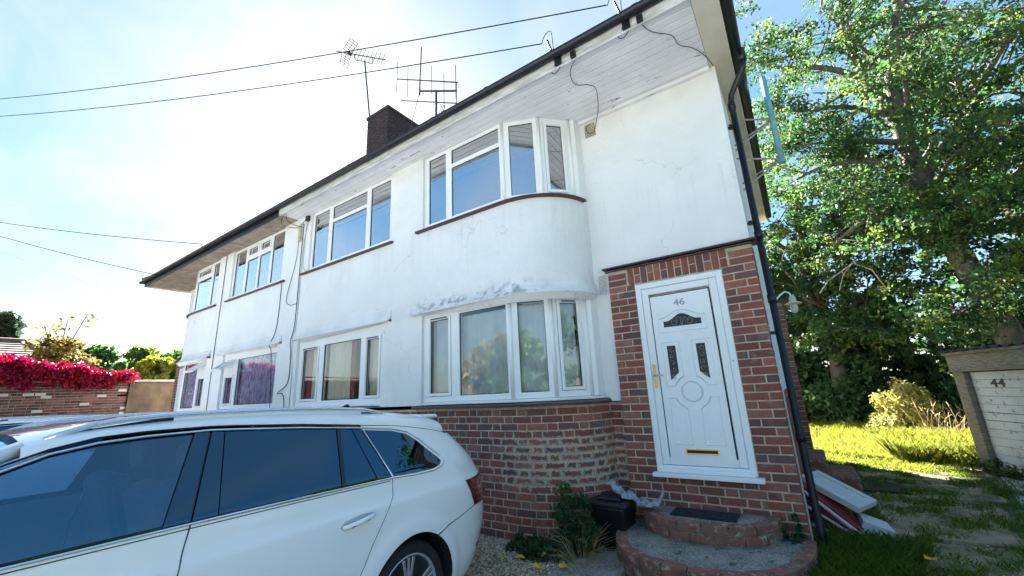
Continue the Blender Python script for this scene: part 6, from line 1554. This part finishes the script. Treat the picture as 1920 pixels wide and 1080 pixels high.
    endgrid([.2,.3,.4,.5,.6,.645], True, -q9, q9, 'rear_bumper', 'car_white'); endgrid([.655,.7,.8,.9,1.0,1.05], True, -.5, .5, 'tailgate', 'car_white')
    endgrid([.66,.75,.86], True, .49, q9, 'tail_lamp', 'tail_red', .004, 8); endgrid([.66,.75,.86], True, -q9, -.49, 'tail_lamp', 'tail_red', .004, 8)
    endgrid([.865,.95,1.05], True, .49, q9, 'tailgate_edge', 'car_white', 0, 8); endgrid([.865,.95,1.05], True, -q9, -.49, 'tailgate_edge', 'car_white', 0, 8)
    endgrid([1.05,1.12,1.2,1.27,1.32], True, -q9*1.0, q9*1.0, 'rear_window', 'car_privacy_glass'); b = MB(); b.box(xc-.26, xc+.26, 3.27+yo, 3.297+yo, .72, .83); b.build('number_plate_recess', 'car_black', car)
    q9f = (1-.9**2.8)**(1/2.8)
    endgrid([.22,.35,.5,.6,.68], False, -q9f, q9f, 'front_bumper', 'car_white'); endgrid([.55,.62,.72,.78], False, -.42, .42, 'grille', 'car_black', .006); endgrid([.60,.68,.74], False, -.75, -.44, 'headlight', 'headlamp', .005, 8); endgrid([.60,.68,.74], False, .44, .75, 'headlight', 'headlamp', .005, 8)
    # roof
    b = MB(); N_ = 30; ys_ = [.30+.06*i for i in range(0, 38)]+[2.56]; zr = [(.2,1.425), (.3,1.455), (.5,1.485), (.8,1.505), (1.1,1.507), (1.6,1.492), (2.0,1.462), (2.3,1.425), (2.6,1.378)]
    for y in ys_:
        ze = lerp(y, GUT)+.004; xe = hw(y, ze)+.002; zc = lerp(y, zr)
        for k in range(N_+1):
            a = PI*k/N_; ca, sa = math.cos(a), math.sin(a); x = xe*math.copysign(abs(ca)**.62, ca); z = ze+(zc-ze)*abs(sa)**.75
            b.v.append((xc+x, y+yo, z))
    for i in range(len(ys_)-1):
        for k in range(N_): b.f.append((i*(N_+1)+k, i*(N_+1)+k+1, (i+1)*(N_+1)+k+1, (i+1)*(N_+1)+k))
    roof = b.build('roof', 'car_white', car, smooth=True, fix=True)
    b = MB(); b.box(xc-.52, xc+.52, 2.50+yo, 2.70+yo, 1.352, 1.385); b.build('spoiler', 'car_white', car, bevel=.016)
    b = MB(); b.box(xc-.5, xc+.5, 2.60+yo, 2.72+yo, 1.30, 1.349); b.build('spoiler_underside', 'car_black', car, bevel=.01)
    b = MB(); b.prism([(2.06,1.458), (2.20,1.440), (2.17,1.500), (2.155,1.503)], lambda y, z, d: (xc+d, y+yo, z), -.012, .012); b.build('roof_fin', 'car_black', car, bevel=.006)
    # windscreen and bonnet
    b = MB(); n = 16
    for i in range(7):
        t = i/6
        for k in range(n+1):
            u = -1+2*k/n; wd = .80+(.64-.80)*t; y = (-.62+(.32+.62)*t)+(.17-.07*t)*(u*u)-.0; z = 1.00+(1.437-1.00)*t-.03*u*u*t+.02*math.sin(PI*t)
            b.v.append((xc+u*wd, y+yo, z))
    b.f = [(i*(n+1)+k, i*(n+1)+k+1, (i+1)*(n+1)+k+1, (i+1)*(n+1)+k) for i in range(6) for k in range(n)]; b.build('windscreen', 'car_glass', car, smooth=True, fix=False)
    b = MB()
    for i in range(9):
        t = i/8; y = -.52-1.13*t
        for k in range(n+1):
            u = -1+2*k/n; ze = lerp(y, [(-1.65,.73), (-1.45,.80), (-1.1,.90), (-.75,.985), (-.5,1.034)]); xx = hw(y, min(ze, 1.0))-.004; b.v.append((xc+u*xx, y+yo-(.12*(1-u*u) if i == 0 else 0), ze+.045*(1-u**4)*(1-.3*t)))
    b.f = [(i*(n+1)+k, i*(n+1)+k+1, (i+1)*(n+1)+k+1, (i+1)*(n+1)+k) for i in range(8) for k in range(n)]; b.build('bonnet', 'car_white', car, smooth=True, fix=False)
    # cabin
    b = MB(); b.box(xc-.80, xc+.80, -.5+yo, 2.6+yo, .22, .30); b.box(xc-.78, xc+.78, -.62+yo, -.25+yo, .8, 1.0); b.build('cabin_floor', 'car_seat', car)
    for sx in (-.40, .40):
        b = MB(); b.box(xc+sx-.25, xc+sx+.25, .25+yo, .78+yo, .42, .58); s_ = b.build('seat', 'car_seat', car, bevel=.05)
        b = MB(); b.obox((xc+sx, .88+yo, .86), (1,0,0), (0,1,.25), (0,-.25,1), .24, .07, .32); b.build('seat_back', 'car_seat', s_, bevel=.05)
        b = MB(); b.obox((xc+sx, .97+yo, 1.26), (1,0,0), (0,1,.1), (0,-.1,1), .13, .05, .09); b.build('headrest', 'car_seat', s_, bevel=.04)
    b = MB(); b.box(xc-.62, xc+.62, 1.25+yo, 1.8+yo, .42, .6); b.box(xc-.62, xc+.62, 1.75+yo, 1.9+yo, .6, 1.1); b.build('rear_seat', 'car_seat', car, bevel=.04)
    b = MB(); cw = Vector((xc+.40, -.10+yo, .98)); b.tube([tuple(cw+Vector((.18*math.cos(a), -.06*math.sin(a), .17*math.sin(a)))) for a in [2*PI*k/24 for k in range(25)]], .014, 6, caps=False); b.build('steering_wheel', 'car_black', car, smooth=True)
    return car
mat('car_cup', (.50, .53, .58), .3, coat=.5)
mat('rail_silver', (.72, .74, .77), .22, metal=.85)
car1 = make_car('white estate car nearest the camera, parked with its tail towards the house', XC)
# the second car beyond it: a copy of the thing, its parts and their sub-parts
def dup(o, par, loc=None):
    c = o.copy(); C.objects.link(c)
    if par is not None: c.parent = par
    for ch in list(o.children): dup(ch, c)
    return c
car2 = dup(car1, None); car2.location = (car1.location.x-2.75, car1.location.y-.62, car1.location.z+.005)
car2['label'] = 'second white car, only its roof and rail showing beyond the nearest one'
